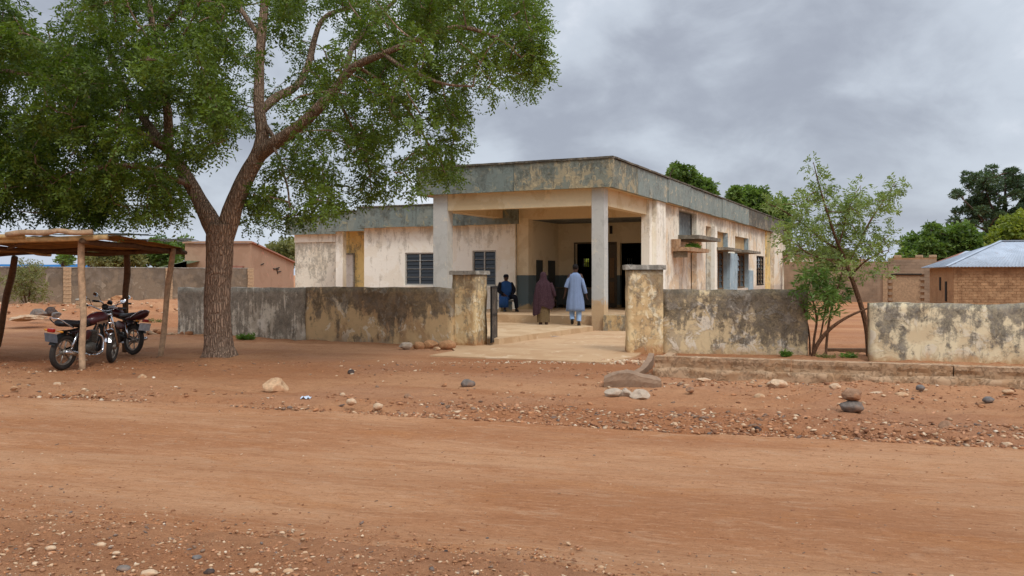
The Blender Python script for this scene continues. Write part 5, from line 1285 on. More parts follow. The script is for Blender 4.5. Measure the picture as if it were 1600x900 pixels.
# ---- brick walls and mud house on the right
def brickfield(name, parent, mat, x0, x1, z0, z1, bw, bh, y, holes_=(), dep=.03, stuff=True, seed=1, mud='mud', maxparts=0, xpart=None):
    rg = random.Random(seed); rows = int((z1 - z0) / bh); bm = bmesh.new(); shared = None; cnt = 0
    for r_i in range(rows):
        xo = x0 - (bw / 2 if r_i % 2 else 0); k = 0
        while xo < x1:
            a, c_ = max(x0, xo), min(x1, xo + bw); za = z0 + r_i * bh
            if c_ - a > .05 and not any(h0 < (a + c_) / 2 < h1 and g0_ < za + bh / 2 < g1_ for h0, h1, g0_, g1_ in holes_):
                o_ = rg.uniform(-.012, .012) * (.4 if dep < .04 else 1)
                if xpart and a >= xpart[0] and c_ <= xpart[1] and abs(c_ - a - bw) < .01 and cnt < maxparts:
                    if shared is None:
                        b2_ = bmesh.new(); addbox(b2_, .005, bw - .005, -dep, .0, .005, bh - .005, None, .006); bmesh.ops.recalc_face_normals(b2_, faces=b2_.faces[:]); shared = bpy.data.meshes.new('brick'); b2_.to_mesh(shared); b2_.free(); shared.materials.append(mat)
                    o = link('brick', shared, None, parent); o.location = (a, y + o_, za); cnt += 1
                else: g_ = .003; addbox(bm, a + g_, c_ - g_, y - dep + o_, y, za + g_, za + bh - g_)
            xo += bw
    o = bmobj(name, bm, mat, parent); o['kind'] = 'stuff'; return o
K0, K1 = P(1225, 430, 54), P(1463, 430, 50)
fw = thing('far_brick_wall', 'weathered mud brick yard wall with a blocked gateway between the sapling and mud house', 'wall', (K0.x, K0.y, 0), math.atan2(K1.y - K0.y, K1.x - K0.x))
Lf = (Vector(K1[:2]) - Vector(K0[:2])).length; fx = lambda px: (px - 1225) / (1463 - 1225) * Lf
box('wall_body', MT['mud'], fw, 0, Lf, 0, .3, -.2, 2.45)
gh = (fx(1394), fx(1442), .3, CH + .0)
brickfield('brickwork', fw, MT['mudbrick_far'], 0, fx(1392), 0, 2.42, .42, .17, -.002, seed=4)
brickfield('brickwork', fw, MT['mudbrick_far'], fx(1392), Lf, 0, 2.62, .42, .17, -.05, holes_=[(fx(1397), fx(1441), -.1, 1.72)], seed=5)
box('wall_body', MT['mud'], fw, fx(1392), Lf, -.05, .3, 2.46, 2.64)
box('gate_infill', MT['block'], fw, fx(1398), fx(1440), -.02, -.003, .1, 1.6)
box('gate_lintel', MT['mast'], fw, fx(1396), fx(1442), -.1, -.051, 1.66, 1.74)
box('pier', MT['block'], fw, fx(1384), fx(1391), -.12, -.003, 0, 1.7, step=.2, amp=.01)
for k, px in enumerate((1300, 1345, 1400, 1432, 1452)):
    box('loose_brick', MT['block'], fw, fx(px), fx(px) + .4, .02, .24, 2.47 if px < 1392 else 2.645, 2.62 if px < 1392 else 2.8, bev=.02)
# mud house with hipped zinc roof
H0 = P(1489, 430, 41); ha = R(-14)
mh = thing('mud_house', 'mud brick house with hipped corrugated zinc roof at the right edge', 'house', (H0.x, H0.y, 0), ha)
HL, HD, HH = 8.5, 5.0, CH + (HZ - 417.5) * 41 / F
bm = bmesh.new(); addbox(bm, 0, HL, 0, HD, -.2, HH - .01); bmobj('house_walls', bm, MT['mud'], mh)
brickfield('brickwork', mh, MT['mudbrick'], 0.02, HL, 0.0, HH - .05, -0 + .33, .13, -.002, seed=6, dep=.018, maxparts=160, xpart=(0, 4.4))
for (a, c_, z0, z1) in ((1.15, 1.5, .4, 1.35), (2.4, 2.7, .9, 1.55)):   # slit windows of the side wall
    box('slit_window', MT['dark'], mh, -.03, -.004, a, c_, z0, z1)
# roof with real corrugations
def corr(name, mat, parent, quad, pitch=.15, amp_=.014, n2=1):
    """quad a,b (eave), c,d (ridge): corrugations run from eave to ridge"""
    a, b_, c, d = [np.array(v, float) for v in quad]; w_ = np.linalg.norm(b_ - a); n = max(4, int(w_ / pitch * 4))
    nr = np.cross(b_ - a, d - a); nr /= np.linalg.norm(nr); u = np.linspace(0, 1, n + 1)
    wv = amp_ * np.sin(u * w_ / pitch * 2 * np.pi)
    lo_ = a + (b_ - a) * u[:, None] + nr * wv[:, None]; hi_ = d + (c - d) * u[:, None] + nr * (wv * (np.linalg.norm(c - d) > .5))[:, None]
    V = np.vstack([lo_, hi_, lo_ - nr * .015, hi_ - nr * .015]); i = np.arange(n); m_ = n + 1
    Fq = np.vstack([np.stack([i, i + 1, m_ + i + 1, m_ + i], 1), np.stack([2 * m_ + i + 1, 2 * m_ + i, 3 * m_ + i, 3 * m_ + i + 1], 1), np.stack([i + 1, i, 2 * m_ + i, 2 * m_ + i + 1], 1)])
    return npmesh(name, V, Fq, mat, parent)
ov = .35; zr_ = CH + (HZ - 377) * 43 / F; ez = HH + .02; r0x, r1x, ry = 2.7, HL - 2.7, HD / 2
corr('roof_slope', MT['zinc'], mh, [(-ov, -ov, ez), (HL + ov, -ov, ez), (r1x, ry, zr_), (r0x, ry, zr_)])
corr('roof_slope', MT['zinc'], mh, [(-ov, HD + ov, ez), (-ov, -ov, ez), (r0x, ry, zr_), (r0x, ry, zr_)])
corr('roof_slope', MT['zinc'], mh, [(HL + ov, HD + ov, ez), (-ov, HD + ov, ez), (r0x, ry, zr_), (r1x, ry, zr_)])
corr('roof_slope', MT['zinc'], mh, [(HL + ov, -ov, ez), (HL + ov, HD + ov, ez), (r1x, ry, zr_), (r1x, ry, zr_)])
bar('ridge_cap', MT['zinc'], mh, (r0x, ry, zr_ + .02), (r1x, ry, zr_ + .02), .25, .03)
bar('ridge_cap', MT['zinc'], mh, (-ov, -ov, ez + .03), (r0x, ry, zr_ + .03), .16, .02)
S2 = P(1496, 430, 50); s2 = thing('outbuilding', 'small outbuilding with low zinc roof just behind the mud house', 'shed', (S2.x, S2.y, 0), ha)
box('shed_wall', MT['mud'], s2, -.6, 3.2, 0, 3, 0, 2.15)
zz1, zz2 = CH + (HZ - 413) * 50 / F, CH + (HZ - 392) * 51 / F
corr('roof_slope', MT['zinc'], s2, [(-.9, -.3, zz1), (4.0, -.3, zz1), (2.2, 1.6, zz2), (.8, 1.6, zz2)])
corr('roof_slope', MT['zinc_rust'], s2, [(-.9, 3.3, zz1), (-.9, -.3, zz1), (.8, 1.6, zz2), (.8, 1.6, zz2)])
# plank lying in the gap
p = G(1325, 553); bar_ = box('fallen_plank', MT['wood_dark'], None, -.42, .42, -.06, .06, 0, .11, bev=.015); bar_.location = (p.x, p.y + .1, .0); tag(bar_, 'dark timber lying across the gap between right boundary walls', 'plank')

# ------------------------------------------------------------------ motorcycle shelter
shl = thing('shelter', 'rough pole shelter roofed with boards and old zinc sheets at the left', 'shelter', (-7.25, 14.9, 0))
so_ = np.array([-7.25, 14.9, 0])
def pole(name, a, c, r, mat, n=6, wob=.02, seed=0):
    a, c = np.array(a, float), np.array(c, float); t_ = np.linspace(0, 1, n)[:, None]; rg = np.random.RandomState(seed)
    pts = a + (c - a) * t_ + rg.randn(n, 3) * wob * np.sin(t_ * np.pi) ; pts[0], pts[-1] = a, c
    pa_, ra_ = catmull(pts, r * (1 + rg.randn(n) * .07), 3)
    V, Fq = tube_np(pa_, ra_, 10, .06); return npmesh(name, V - so_, Fq, MT[mat], shl, smooth=True)
pole('post', G(129, 583), P(127, 371, 14.95), .053, 'wood', seed=1)
pole('post', G(250, 561), P(271, 388, 17.6), .055, 'wood', seed=2)
pole('post', P(196, 552, 18.6), P(198, 396, 18.3), .06, 'wood_dark', seed=3)
pole('post', P(-4, 540, 19.6), P(23, 402, 18.4), .07, 'wood_dark', seed=4)
pole('post', np.array([-11.6, 14.9, 0]), np.array([-11.6, 14.9, 2.28]), .055, 'wood', seed=5)
def zf_(x, y): return 2.30 - (y - 14.8) * .034 + (x + 7.0) * .022 
def RPt(x, y, dz=0): return np.array([x, y, zf_(x, y) + dz])
pole('front_pole', RPt(-13.2, 14.72, -.10), RPt(-6.75, 14.78, -.02), .045, 'wood_yel', 9, .025, 6)
pole('front_pole', RPt(-13.0, 14.66, .02), RPt(-8.1, 14.70, .012), .042, 'wood_yel', 9, .02, 7)
pole('front_pole', RPt(-8.35, 14.62, .045), RPt(-6.95, 14.66, .06), .045, 'wood', 6, .02, 8)
pole('back_pole', RPt(-13.0, 18.5, -.06), RPt(-6.72, 18.0, -.05), .05, 'wood_dark', 8, .03, 9)
pole('side_pole', RPt(-7.15, 14.7, -.08), RPt(-6.75, 18.3, -.07), .045, 'wood_dark', 8, .02, 10)
pole('cross_pole', RPt(-10.4, 14.8, -.07), RPt(-7.6, 18.2, -.06), .035, 'wood_dark', 8, .02, 11)
pole('cross_pole', RPt(-8.2, 14.9, -.06), RPt(-10.9, 18.2, -.06), .032, 'wood_dark', 8, .02, 12)
pole('cross_pole', RPt(-9.6, 14.8, -.05), RPt(-9.6, 18.4, -.05), .03, 'wood_yel', 8, .02, 13)
pole('cross_pole', RPt(-11.8, 14.8, -.06), RPt(-11.7, 18.4, -.06), .032, 'wood_yel', 8, .02, 14)
def sheet(name, mat, x0, x1, y0, y1, dz, sag=.02, n=7, corrug=0.0, flap=0.0, rz=0.0, rise=0.0):
    bm = bmesh.new(); nx_ = 34 if corrug else n; cx_, cy_ = (x0 + x1) / 2, (y0 + y1) / 2; g_ = {}
    for i in range(nx_ + 1):
        for j in range(n + 1):
            u, v = i / nx_, j / n; x, y = x0 + (x1 - x0) * u, y0 + (y1 - y0) * v
            xr, yr = cx_ + (x - cx_) * math.cos(rz) - (y - cy_) * math.sin(rz), cy_ + (x - cx_) * math.sin(rz) + (y - cy_) * math.cos(rz)
            z = zf_(xr, yr) + dz + sag * mnoise.noise(Vector((xr * 1.5, yr * 1.5, dz * 40))) + corrug * math.sin(u * (x1 - x0) / .076 * 6.283)
            if flap: z -= flap * max(0, (u - .82) / .18) ** 1.5
            z += rise * (yr - y0)
            g_[i, j] = bm.verts.new((xr - so_[0], yr - so_[1], z))
    for i in range(nx_):
        for j in range(n): bm.faces.new((g_[i, j], g_[i + 1, j], g_[i + 1, j + 1], g_[i, j + 1]))
    bmesh.ops.solidify(bm, geom=bm.faces[:], thickness=.008)
    return bmobj(name, bm, MT[mat], shl)
xx = [-13.1, -11.9, -10.75, -9.55, -8.4, -7.3]
for k in range(5): sheet('roof_board', 'ply', xx[k] + .01, xx[k + 1] + (.06 if k % 2 else -.01), 14.78, 18.35 + .12 * (k % 2), .0 + .012 * (k % 2), .04)
sheet('roof_board', 'ply', -7.28, -6.72, 14.85, 18.2, .014, .04)
sheet('zinc_sheet', 'zinc_old', -7.75, -6.75, 14.75, 16.9, .03, .02, corrug=.009, flap=.03, rz=R(3), rise=.085)
sheet('zinc_sheet', 'zinc_old', -7.35, -6.4, 16.0, 18.4, .03, .03, corrug=.009, flap=.05, rz=R(5), rise=.08)
sheet('zinc_sheet', 'zinc_old', -9.9, -8.0, 15.3, 18.3, .08, .03, corrug=.009)
sheet('zinc_sheet', 'zinc_old', -12.2, -10.3, 15.3, 18.3, .08, .03, corrug=.009)

# ------------------------------------------------------------------ motorcycles
def torus(R_, r_, nR=36, nr=10, ax='y', sy=1.0):
    u = np.linspace(0, 2 * np.pi, nR, endpoint=False); v = np.linspace(0, 2 * np.pi, nr, endpoint=False); U, Vv = np.meshgrid(u, v, indexing='ij')
    x = (R_ + r_ * np.cos(Vv)) * np.cos(U); z = (R_ + r_ * np.cos(Vv)) * np.sin(U); y = r_ * np.sin(Vv) * sy
    V = np.stack([x, y, z], -1).reshape(-1, 3); i = np.arange(nR)[:, None]; j = np.arange(nr)[None]
    Fq = np.stack([i * nr + j, ((i + 1) % nR) * nr + j, ((i + 1) % nR) * nr + (j + 1) % nr, i * nr + (j + 1) % nr], -1).reshape(-1, 4); return V, Fq
def cyl(a, c, r, segs=14): return ([a, (np.array(a) + np.array(c)) / 2, c], [r, r, r], segs)
def loft(name, rings, mat, parent, segs=16, p=2.0, smooth=True, cap=True, fold=0, foldn=7, hem=None, ph=0.0):
    """rings (cx,cy,cz,rx,ry[,z tilt]) horizontal super-ellipses"""
    th_ = np.linspace(0, 2 * np.pi, segs, endpoint=False); c_, s_2 = np.cos(th_), np.sin(th_); Vs = []
    e = 2 / p; ux = np.sign(c_) * np.abs(c_) ** e; uy = np.sign(s_2) * np.abs(s_2) ** e; n = len(rings)
    for q, r_ in enumerate(rings):
        f_ = 1 + fold * (q / max(1, n - 1)) * (np.sin(th_ * foldn + ph + q * .15) * .6 + np.sin(th_ * (foldn * 1.7) + 1.3) * .4)
        z = np.full(segs, r_[2]) + (hem(th_) if (hem is not None and q == n - 1) else 0) + ((hem(th_) * .4) if (hem is not None and q == n - 2) else 0)
        Vs.append(np.stack([r_[0] + r_[3] * ux * f_, r_[1] + r_[4] * uy * f_, z], 1))
    V = np.vstack(Vs); i = np.arange(n - 1)[:, None] * segs; j = np.arange(segs)[None]; j2 = (j + 1) % segs
    Fq = np.stack([i + j, i + j2, i + segs + j2, i + segs + j], -1).reshape(-1, 4)
    if cap:
        V = np.vstack([V, np.array(rings[0][:3]), np.array(rings[-1][:3])]); jj = np.arange(0, segs, 2); a0, a1 = len(V) - 2, len(V) - 1; b0_ = (n - 1) * segs
        Fq = np.vstack([Fq, np.stack([np.full_like(jj, a0), (jj + 2) % segs, (jj + 1) % segs, jj], 1), np.stack([np.full_like(jj, a1), b0_ + jj, b0_ + (jj + 1) % segs, b0_ + (jj + 2) % segs], 1)])
    return npmesh(name, V, Fq, mat, parent, smooth=smooth)
def xloft(name, rings, mat, parent, segs=14, p=2.4):
    """rings along x: (x, y, z, ry, rz)"""
    o = loft(name, [(-r_[2], r_[1], r_[0], r_[4], r_[3]) for r_ in rings], mat, parent, segs, p)
    me = o.data
    for v in me.vertices: x, y, z = v.co; v.co = (z, y, -x)
    me.flip_normals(); return o
def motorcycle(label, loc, heading, steer, lean, v):
    t_ = thing('motorcycle', label, 'motorcycle', loc, 0, 'motorcycles under the shelter'); t_.rotation_euler = (R(lean), 0, heading)
    WR, WB = .30, 1.26
    def wheel(name, x, y=0, par=t_, rot=0):
        V, Fq = torus(WR - .042, .046, 40, 10); o = npmesh(name, V, Fq, MT['rubber'], par, smooth=True); o.location = (x, y, WR); o.rotation_euler = (0, 0, rot)
        V, Fq = torus(WR - .088, .018, 36, 8, sy=1.5); npmesh('rim', V, Fq, MT['alloy'], o, smooth=True)
        ps = [cyl((0, -.055, 0), (0, .055, 0), .05)]
        for k in range(6):
            a = k * math.pi / 3 + .3; d = np.array([math.cos(a), 0, math.sin(a)]); ps.append(([d * .04, d * .12, d * (WR - .09)], [.018, .012, .014], 6))
        tubes('spokes', ps, MT['alloy'], o); return o
    wheel('rear_wheel', 0)
    # steering group geometry turned about the head
    hx, hz = .98, .78; fx_ = WB
    cs, sn = math.cos(steer), math.sin(steer)
    def S(x, y, z):        # point turned about the steering axis (vertical is near enough)
        ax = hx + (hz - z) * .45; dx = x - ax; return (ax + dx * cs - y * sn, dx * sn + y * cs, z)
    fw_ = wheel('front_wheel', *S(fx_, 0, WR)[:2], rot=steer)
    tubes('fork', [(([S(fx_, s * .085, WR), S(1.13, s * .085, .62), S(.98, s * .085, .93)]), [.022, .022, .018], 8) for s in (-1, 1)] + [cyl(S(.99, -.1, .9), S(.99, .1, .9), .02), cyl(S(1.06, -.1, .74), S(1.06, .1, .74), .02)], MT['chrome'], t_)
    # front fender arc
    V_, F_ = [], []
    n = 16
    for k in range(n + 1):
        a = R(20) + k / n * R(140)
        for q in range(5):
            w_ = (q - 2) / 2 * .055; r_ = WR + .025 - .018 * abs(q - 2) / 2
            V_.append(S(fx_ + r_ * math.cos(a), w_, WR + r_ * math.sin(a)))
    for k in range(n):
        for q in range(4): F_.append((k * 5 + q, k * 5 + q + 1, k * 5 + q + 6, k * 5 + q + 5))
    npmesh('front_fender', np.array(V_), np.array(F_), MT['chrome'] if v == 0 else MT['black'], t_, smooth=True)
    V_ = []
    for k in range(n + 1):
        a = R(35) + k / n * R(120)
        for q in range(5):
            w_ = (q - 2) / 2 * .065; r_ = WR + .04 - .018 * abs(q - 2) / 2
            V_.append((r_ * math.cos(a), w_, WR + r_ * math.sin(a)))
    npmesh('rear_fender', np.array(V_), np.array(F_), MT['black'], t_, smooth=True)
    # frame
    tubes('frame', [smoothpath([(.98, 0, .86), (.86, 0, .55), (.72, 0, .24), (.45, 0, .24), (.32, 0, .38), (.3, 0, .6)], .018),
                    smoothpath([(.98, 0, .84), (.75, 0, .76), (.4, 0, .70), (.1, 0, .66), (-.1, 0, .66)], .02),
                    cyl((0, -.08, .3), (.36, -.08, .38), .017, 8), cyl((0, .08, .3), (.36, .08, .38), .017, 8)], MT['black'], t_)
    tubes('shock_absorber', [(([(0.02, s * .12, .33), (.08, s * .12, .48), (.14, s * .12, .64)]), [.012, .024, .022], 8) for s in (-1, 1)], MT['chrome'], t_)
    # engine: crankcase, finned barrel
    xloft('engine', [(.40, 0, .34, .06, .07), (.46, 0, .34, .11, .11), (.56, 0, .34, .12, .12), (.66, 0, .34, .10, .10), (.7, 0, .35, .05, .05)], MT['engine'], t_)
    bm = bmesh.new()
    for k in range(6): addbox(bm, .565, .72, -.075, .075, .46 + k * .028, .474 + k * .028)
    addbox(bm, .59, .70, -.055, .055, .42, .64); bmobj('cylinder_barrel', bm, MT['engine'], t_)
    tubes('exhaust', [smoothpath([(.70, -.04, .58), (.82, -.08, .50), (.80, -.12, .28), (.60, -.15, .22), (.38, -.16, .24)], [.018, .018, .018, .02, .03], 5, 8),
                      smoothpath([(.38, -.16, .24), (.30, -.165, .255), (.0, -.17, .31), (-.16, -.17, .34)], [.03, .042, .045, .03], 4, 10)], MT['chrome'], t_)
    # tank, side panels, seat
    tk = xloft('fuel_tank', [(.50, 0, .80, .05, .045), (.54, 0, .81, .09, .075), (.64, 0, .83, .125, .10), (.78, 0, .85, .135, .11), (.88, 0, .86, .12, .095), (.94, 0, .86, .07, .06)], MT['redpaint'], t_)
    for s in (-1, 1):
        bm = bmesh.new(); q = [bm.verts.new(w_) for w_ in ((.58, s * .128, .79), (.86, s * .137, .83), (.84, s * .134, .78), (.60, s * .126, .755))]; bm.faces.new(q); bmesh.ops.solidify(bm, geom=bm.faces[:], thickness=.004 * s); bmobj('tank_decal', bm, MT['decal'], tk)
        xloft('side_panel', [(.20, s * .1, .56, .012, .03), (.26, s * .11, .57, .02, .08), (.42, s * .11, .58, .02, .09), (.5, s * .1, .6, .01, .04)], MT['redpaint'], t_)
    st_ = xloft('seat', [(-.20, 0, .80, .05, .03), (-.16, 0, .80, .105, .055), (.05, 0, .79, .12, .06), (.28, 0, .765, .12, .06), (.44, 0, .77, .09, .055), (.52, 0, .78, .05, .04)], MT['vinyl'], t_)
    if v == 1: xloft('tail_cowl', [(-.34, 0, .86, .04, .03), (-.30, 0, .84, .08, .07), (-.14, 0, .78, .11, .08), (.1, 0, .73, .12, .05), (.22, 0, .71, .1, .03)], MT['redpaint'], t_)
    tubes('grab_rail', [smoothpath([(.02, -.13, .73), (-.14, -.14, .80), (-.27, -.10, .88), (-.30, 0, .89), (-.27, .10, .88), (-.14, .14, .80), (.02, .13, .73)], .011, 4, 6)], MT['chrome'], t_)
    box('tail_light', MT['lens_r'], t_, -.36, -.29, -.06, .06, .66, .72, bev=.01)
    for s in (-1, 1):
        tubes('indicator', [([(-.27, s * .05, .68), (-.27, s * .11, .68), (-.27, s * .15, .68), (-.27, s * .18, .68)], [.007, .009, .02, .014], 8)], MT['lens_o'], t_)
    bm = bmesh.new(); addbox(bm, -.012, .0, -.12, .12, -.15, .0); o = bmobj('number_plate', bm, MT['plate' if v else 'plate_back'], t_); o.location = (-.33, 0, .64); o.rotation_euler = (0, R(-14), 0)
    # bars, controls, lamp, mirrors
    hb = tubes('handlebar', [smoothpath([S(.87, -.36, 1.04), S(.90, -.22, 1.04), S(.97, -.1, .98), S(.98, 0, .96), S(.97, .1, .98), S(.90, .22, 1.04), S(.87, .36, 1.04)], .013, 5, 8)], MT['chrome'], t_)
    for s in (-1, 1):
        tubes('grip', [cyl(S(.87, s * .25, 1.04), S(.86, s * .39, 1.04), .02, 8)], MT['vinyl'], hb)
        tubes('brake_lever', [cyl(S(.92, s * .2, 1.03), S(.93, s * .36, 1.02), .007, 6)], MT['chrome'], hb)
    o = npmesh('headlight', *tube_np([S(1.0, 0, .90), S(1.04, 0, .90), S(1.12, 0, .90), S(1.135, 0, .90)], [.04, .08, .088, .07], 16), MT['black'], t_, smooth=True)
    npmesh('headlight_lens', *tube_np([S(1.132, 0, .90), S(1.145, 0, .90), S(1.15, 0, .90)], [.075, .06, .02], 16), MT['chrome'], o, smooth=True)
    npmesh('speedometer', *tube_np([S(1.0, 0, 1.0), S(.99, 0, 1.03), S(.97, 0, 1.06)], [.05, .055, .045], 14), MT['black'], t_, smooth=True)
    for s in (-1, 1):
        e = S(.95, s * .33, 1.17); o = tubes('mirror', [([S(.92, s * .2, 1.04), S(.95, s * .25, 1.15), e], [.006] * 3, 6)], MT['black'], t_)
        f0 = np.array(e); n_ = np.array(S(.90, s * .33, 1.19)) - f0; n_ /= np.linalg.norm(n_)
        npmesh('mirror_glass', *tube_np([f0 - n_ * .02, f0, f0 + n_ * .012, f0 + n_ * .016], [.02, .05, .052, .045], 12), MT['chrome'], o, smooth=True)
    tubes('side_stand', [cyl((.42, .1, .25), (.36, .24, .01), .012, 6)], MT['black'], t_)
    tubes('footrest', [cyl((.52, -.24, .28), (.52, .24, .28), .013, 6), cyl((.28, -.2, .32), (.28, .2, .32), .011, 6)], MT['rubber'], t_)
    return t_
b1p = G(97, 583); motorcycle('nearer maroon motorcycle facing away, its rear wheel left of the front post', (b1p.x, b1p.y, surf(b1p.x, b1p.y)), R(90 - 14), R(24), 6, 0)
b2p = G(207, 558); motorcycle('farther maroon motorcycle with red tail and pale number plate facing left', (b2p.x, b2p.y, surf(b2p.x, b2p.y)), R(90 + 57), R(-14), 6, 1)

# ------------------------------------------------------------------ people
def body(par, J, chains, rad, sub=1):
    """one continuous skinned body. J name->pos, chains list of name lists, rad name->r"""
    names = list(J); idx = {n: i for i, n in enumerate(names)}; es = set()
    for ch in chains:
        for a, b_ in zip(ch, ch[1:]): es.add((idx[a], idx[b_]))
    me = bpy.data.meshes.new('body'); me.from_pydata([J[n] for n in names], list(es), []); me.update()
    o = link('body', me, MT['skin'], par); md = o.modifiers.new('skin', 'SKIN'); md.use_smooth_shade = True
    sv = me.skin_vertices
    if not sv:
        bm = bmesh.new(); bm.from_mesh(me); bm.verts.layers.skin.verify(); bm.to_mesh(me); bm.free()
    for n, i in idx.items():
        d = me.skin_vertices[0].data[i]; r_ = rad[n]; d.radius = (r_, r_) if np.isscalar(r_) else r_; d.use_root = (n == 'pelvis')
    m2 = o.modifiers.new('sub', 'SUBSURF'); m2.levels = sub; m2.render_levels = sub
    return o
def fingers(J, rad, side, wrist, d, out):
    """five short bent finger chains rooted in the palm"""
    w_ = Vector(wrist); d = Vector(d).normalized(); out = Vector(out).normalized(); fwd = d.cross(out).normalized(); ch = []
    palm = w_ + d * .075; J[side + 'palm'] = tuple(palm); rad[side + 'palm'] = (.03, .018); ch.append([side + 'wrist', side + 'palm'])
    for k, (s, L_) in enumerate(((-1.4, .06), (-.5, .075), (.45, .07), (1.3, .055))):
        a = palm + fwd * s * .017 + d * .03; c = a + d * L_ * .6 - out * .008; e = c + d * L_ * .4 - out * .02
        for q, (nm, pt) in enumerate((('a', a), ('b', c), ('c', e))): J[f'{side}f{k}{nm}'] = tuple(pt); rad[f'{side}f{k}{nm}'] = .0095 - q * .001
        ch.append([side + 'palm', f'{side}f{k}a', f'{side}f{k}b', f'{side}f{k}c'])
    a = w_ + d * .05 - fwd * .03; c = a + d * .035 - fwd * .012
    J[side + 'ta'] = tuple(a); J[side + 'tb'] = tuple(c); rad[side + 'ta'] = .011; rad[side + 'tb'] = .009; ch.append([side + 'palm', side + 'ta', side + 'tb'])
    return ch
def headparts(par, c, r, hair=True, cap=None, yaw=0):
    # ears and nose are part of the head so the silhouette reads; hair as a close cap
    o = loft('hair' if not cap else cap[0], [(c[0], c[1] - .012, c[2] + dz, rx, ry) for dz, rx, ry in ((-.045, .066, .08), (0, .083, .098), (.04, .082, .1), (.075, .066, .082), (.095, .035, .045), (.1, .01, .012))], cap[1] if cap else MT['hair'], par, 20)
    return o
def foot(par, x, y, z, pitch, yaw, mat, name='shoe'):
    o = loft(name, [(0, .04, 0.0, .042, .13), (0, .04, .018, .048, .135), (0, .035, .045, .045, .12), (0, -.005, .075, .038, .075), (0, -.02, .095, .036, .06)], mat, par, 16)
    o.location = (x, y, z); o.rotation_euler = (pitch, 0, yaw); return o
def stdbody(par, H, Larm, Rarm, Lleg, Rleg, rad_s=1.0, sit=None, heady=.02):
    s = H / 1.79
    J = {'pelvis': (0, 0, .96), 'spine': (0, 0, 1.15), 'chest': (0, .0, 1.36), 'neck': (0, .0, 1.50), 'head0': (0, heady, 1.58), 'head1': (0, heady + .015, 1.66), 'head2': (0, heady + .0, 1.735),
         'nose': (0, heady + .115, 1.645), 'Lear': (-.085, heady, 1.645), 'Rear': (.085, heady, 1.645),
         'Lsh': (-.17, 0, 1.44), 'Lel': Larm[0], 'Lwrist': Larm[1], 'Rsh': (.17, 0, 1.44), 'Rel': Rarm[0], 'Rwrist': Rarm[1],
         'Lhip': (-.1, 0, .92), 'Lkn': Lleg[0], 'Lan': Lleg[1], 'Lto': Lleg[2], 'Rhip': (.1, 0, .92), 'Rkn': Rleg[0], 'Ran': Rleg[1], 'Rto': Rleg[2]}
    rad = {'pelvis': (.15, .11), 'spine': (.13, .1), 'chest': (.15, .11), 'neck': .055, 'head0': (.06, .075), 'head1': (.078, .092), 'head2': (.055, .065), 'nose': .012, 'Lear': .014, 'Rear': .014,
           'Lsh': .06, 'Rsh': .06, 'Lel': .042, 'Rel': .042, 'Lwrist': .027, 'Rwrist': .027, 'Lhip': .085, 'Rhip': .085, 'Lkn': .056, 'Rkn': .056, 'Lan': .036, 'Ran': .036, 'Lto': .03, 'Rto': .03}
    ch = [['pelvis', 'spine', 'chest', 'neck', 'head0', 'head1', 'head2'], ['head1', 'nose'], ['head1', 'Lear'], ['head1', 'Rear'], ['chest', 'Lsh', 'Lel', 'Lwrist'], ['chest', 'Rsh', 'Rel', 'Rwrist'], ['pelvis', 'Lhip', 'Lkn', 'Lan', 'Lto'], ['pelvis', 'Rhip', 'Rkn', 'Ran', 'Rto']]
    for sd_, arm in (('L', Larm), ('R', Rarm)):
        d = Vector(arm[1]) - Vector(arm[0]); ch += fingers(J, rad, sd_, arm[1], d, (1 if sd_ == 'L' else -1, 0, .0001))
    J = {k: tuple(np.array(v_) * s) for k, v_ in J.items()}
    rad = {k: (tuple(np.array(r_) * s * rad_s) if not np.isscalar(r_) else r_ * s) for k, r_ in rad.items()}
    return J, ch, rad
# man in light blue kaftan walking up the steps, seen from behind; local +y is the way he faces
mpos = G(899, 508.5, .2)
man = thing('person', 'person in long light blue kaftan and trousers walking to the porch, seen from behind', 'person', (mpos.x, mpos.y, .2), R(-8), 'people at the clinic entrance')
J, ch, rad = stdbody(man, 1.79, ((-.24, -.03, 1.17), (-.30, .03, .93)), ((.235, -.035, 1.17), (.305, .02, .90)), ((-.11, .12, .52), (-.09, -.02, .16), (-.09, .1, .08)), ((.1, .03, .5), (.1, -.02, .08), (.1, .12, .04)))
body(man, J, ch, rad)
headparts(man, (0, .025, 1.675), .09)
kf = loft('kaftan', [(0, 0, 1.525, .065, .06), (0, 0, 1.50, .10, .08), (0, 0, 1.47, .155, .1), (0, 0, 1.42, .185, .115), (0, 0, 1.30, .19, .125), (0, 0, 1.1, .188, .125), (0, 0, .9, .205, .135), (0, 0, .7, .235, .155), (0, .01, .5, .245, .165), (0, .01, .41, .25, .165)], MT['kaftan'], man, 48, 2.2, fold=.12, foldn=8)
tubes('sleeve', [smoothpath([(-.12, 0, 1.42), (-.185, -.015, 1.32), (-.235, -.03, 1.2), (-.265, -.02, 1.10)], [.058, .06, .058, .066], 5, 14),
                 smoothpath([(.12, 0, 1.42), (.185, -.015, 1.32), (.235, -.035, 1.17), (.275, -.01, 1.02), (.295, .01, .93)], [.058, .06, .056, .055, .056], 5, 14)], MT['kaftan'], kf)
tubes('trouser_leg', [smoothpath([(-.1, 0, .9), (-.11, .12, .52), (-.095, .02, .25), (-.09, -.01, .17)], [.1, .085, .07, .068], 5, 14)], MT['trouser'], man)
tubes('trouser_leg', [smoothpath([(.1, 0, .9), (.1, .03, .5), (.1, .0, .2), (.1, -.01, .12)], [.1, .085, .072, .07], 5, 14)], MT['trouser'], man)
foot(man, -.09, -.02, .10, R(-28), R(4), MT['shoe']); foot(man, .1, -.02, .0, 0, R(-6), MT['shoe'])
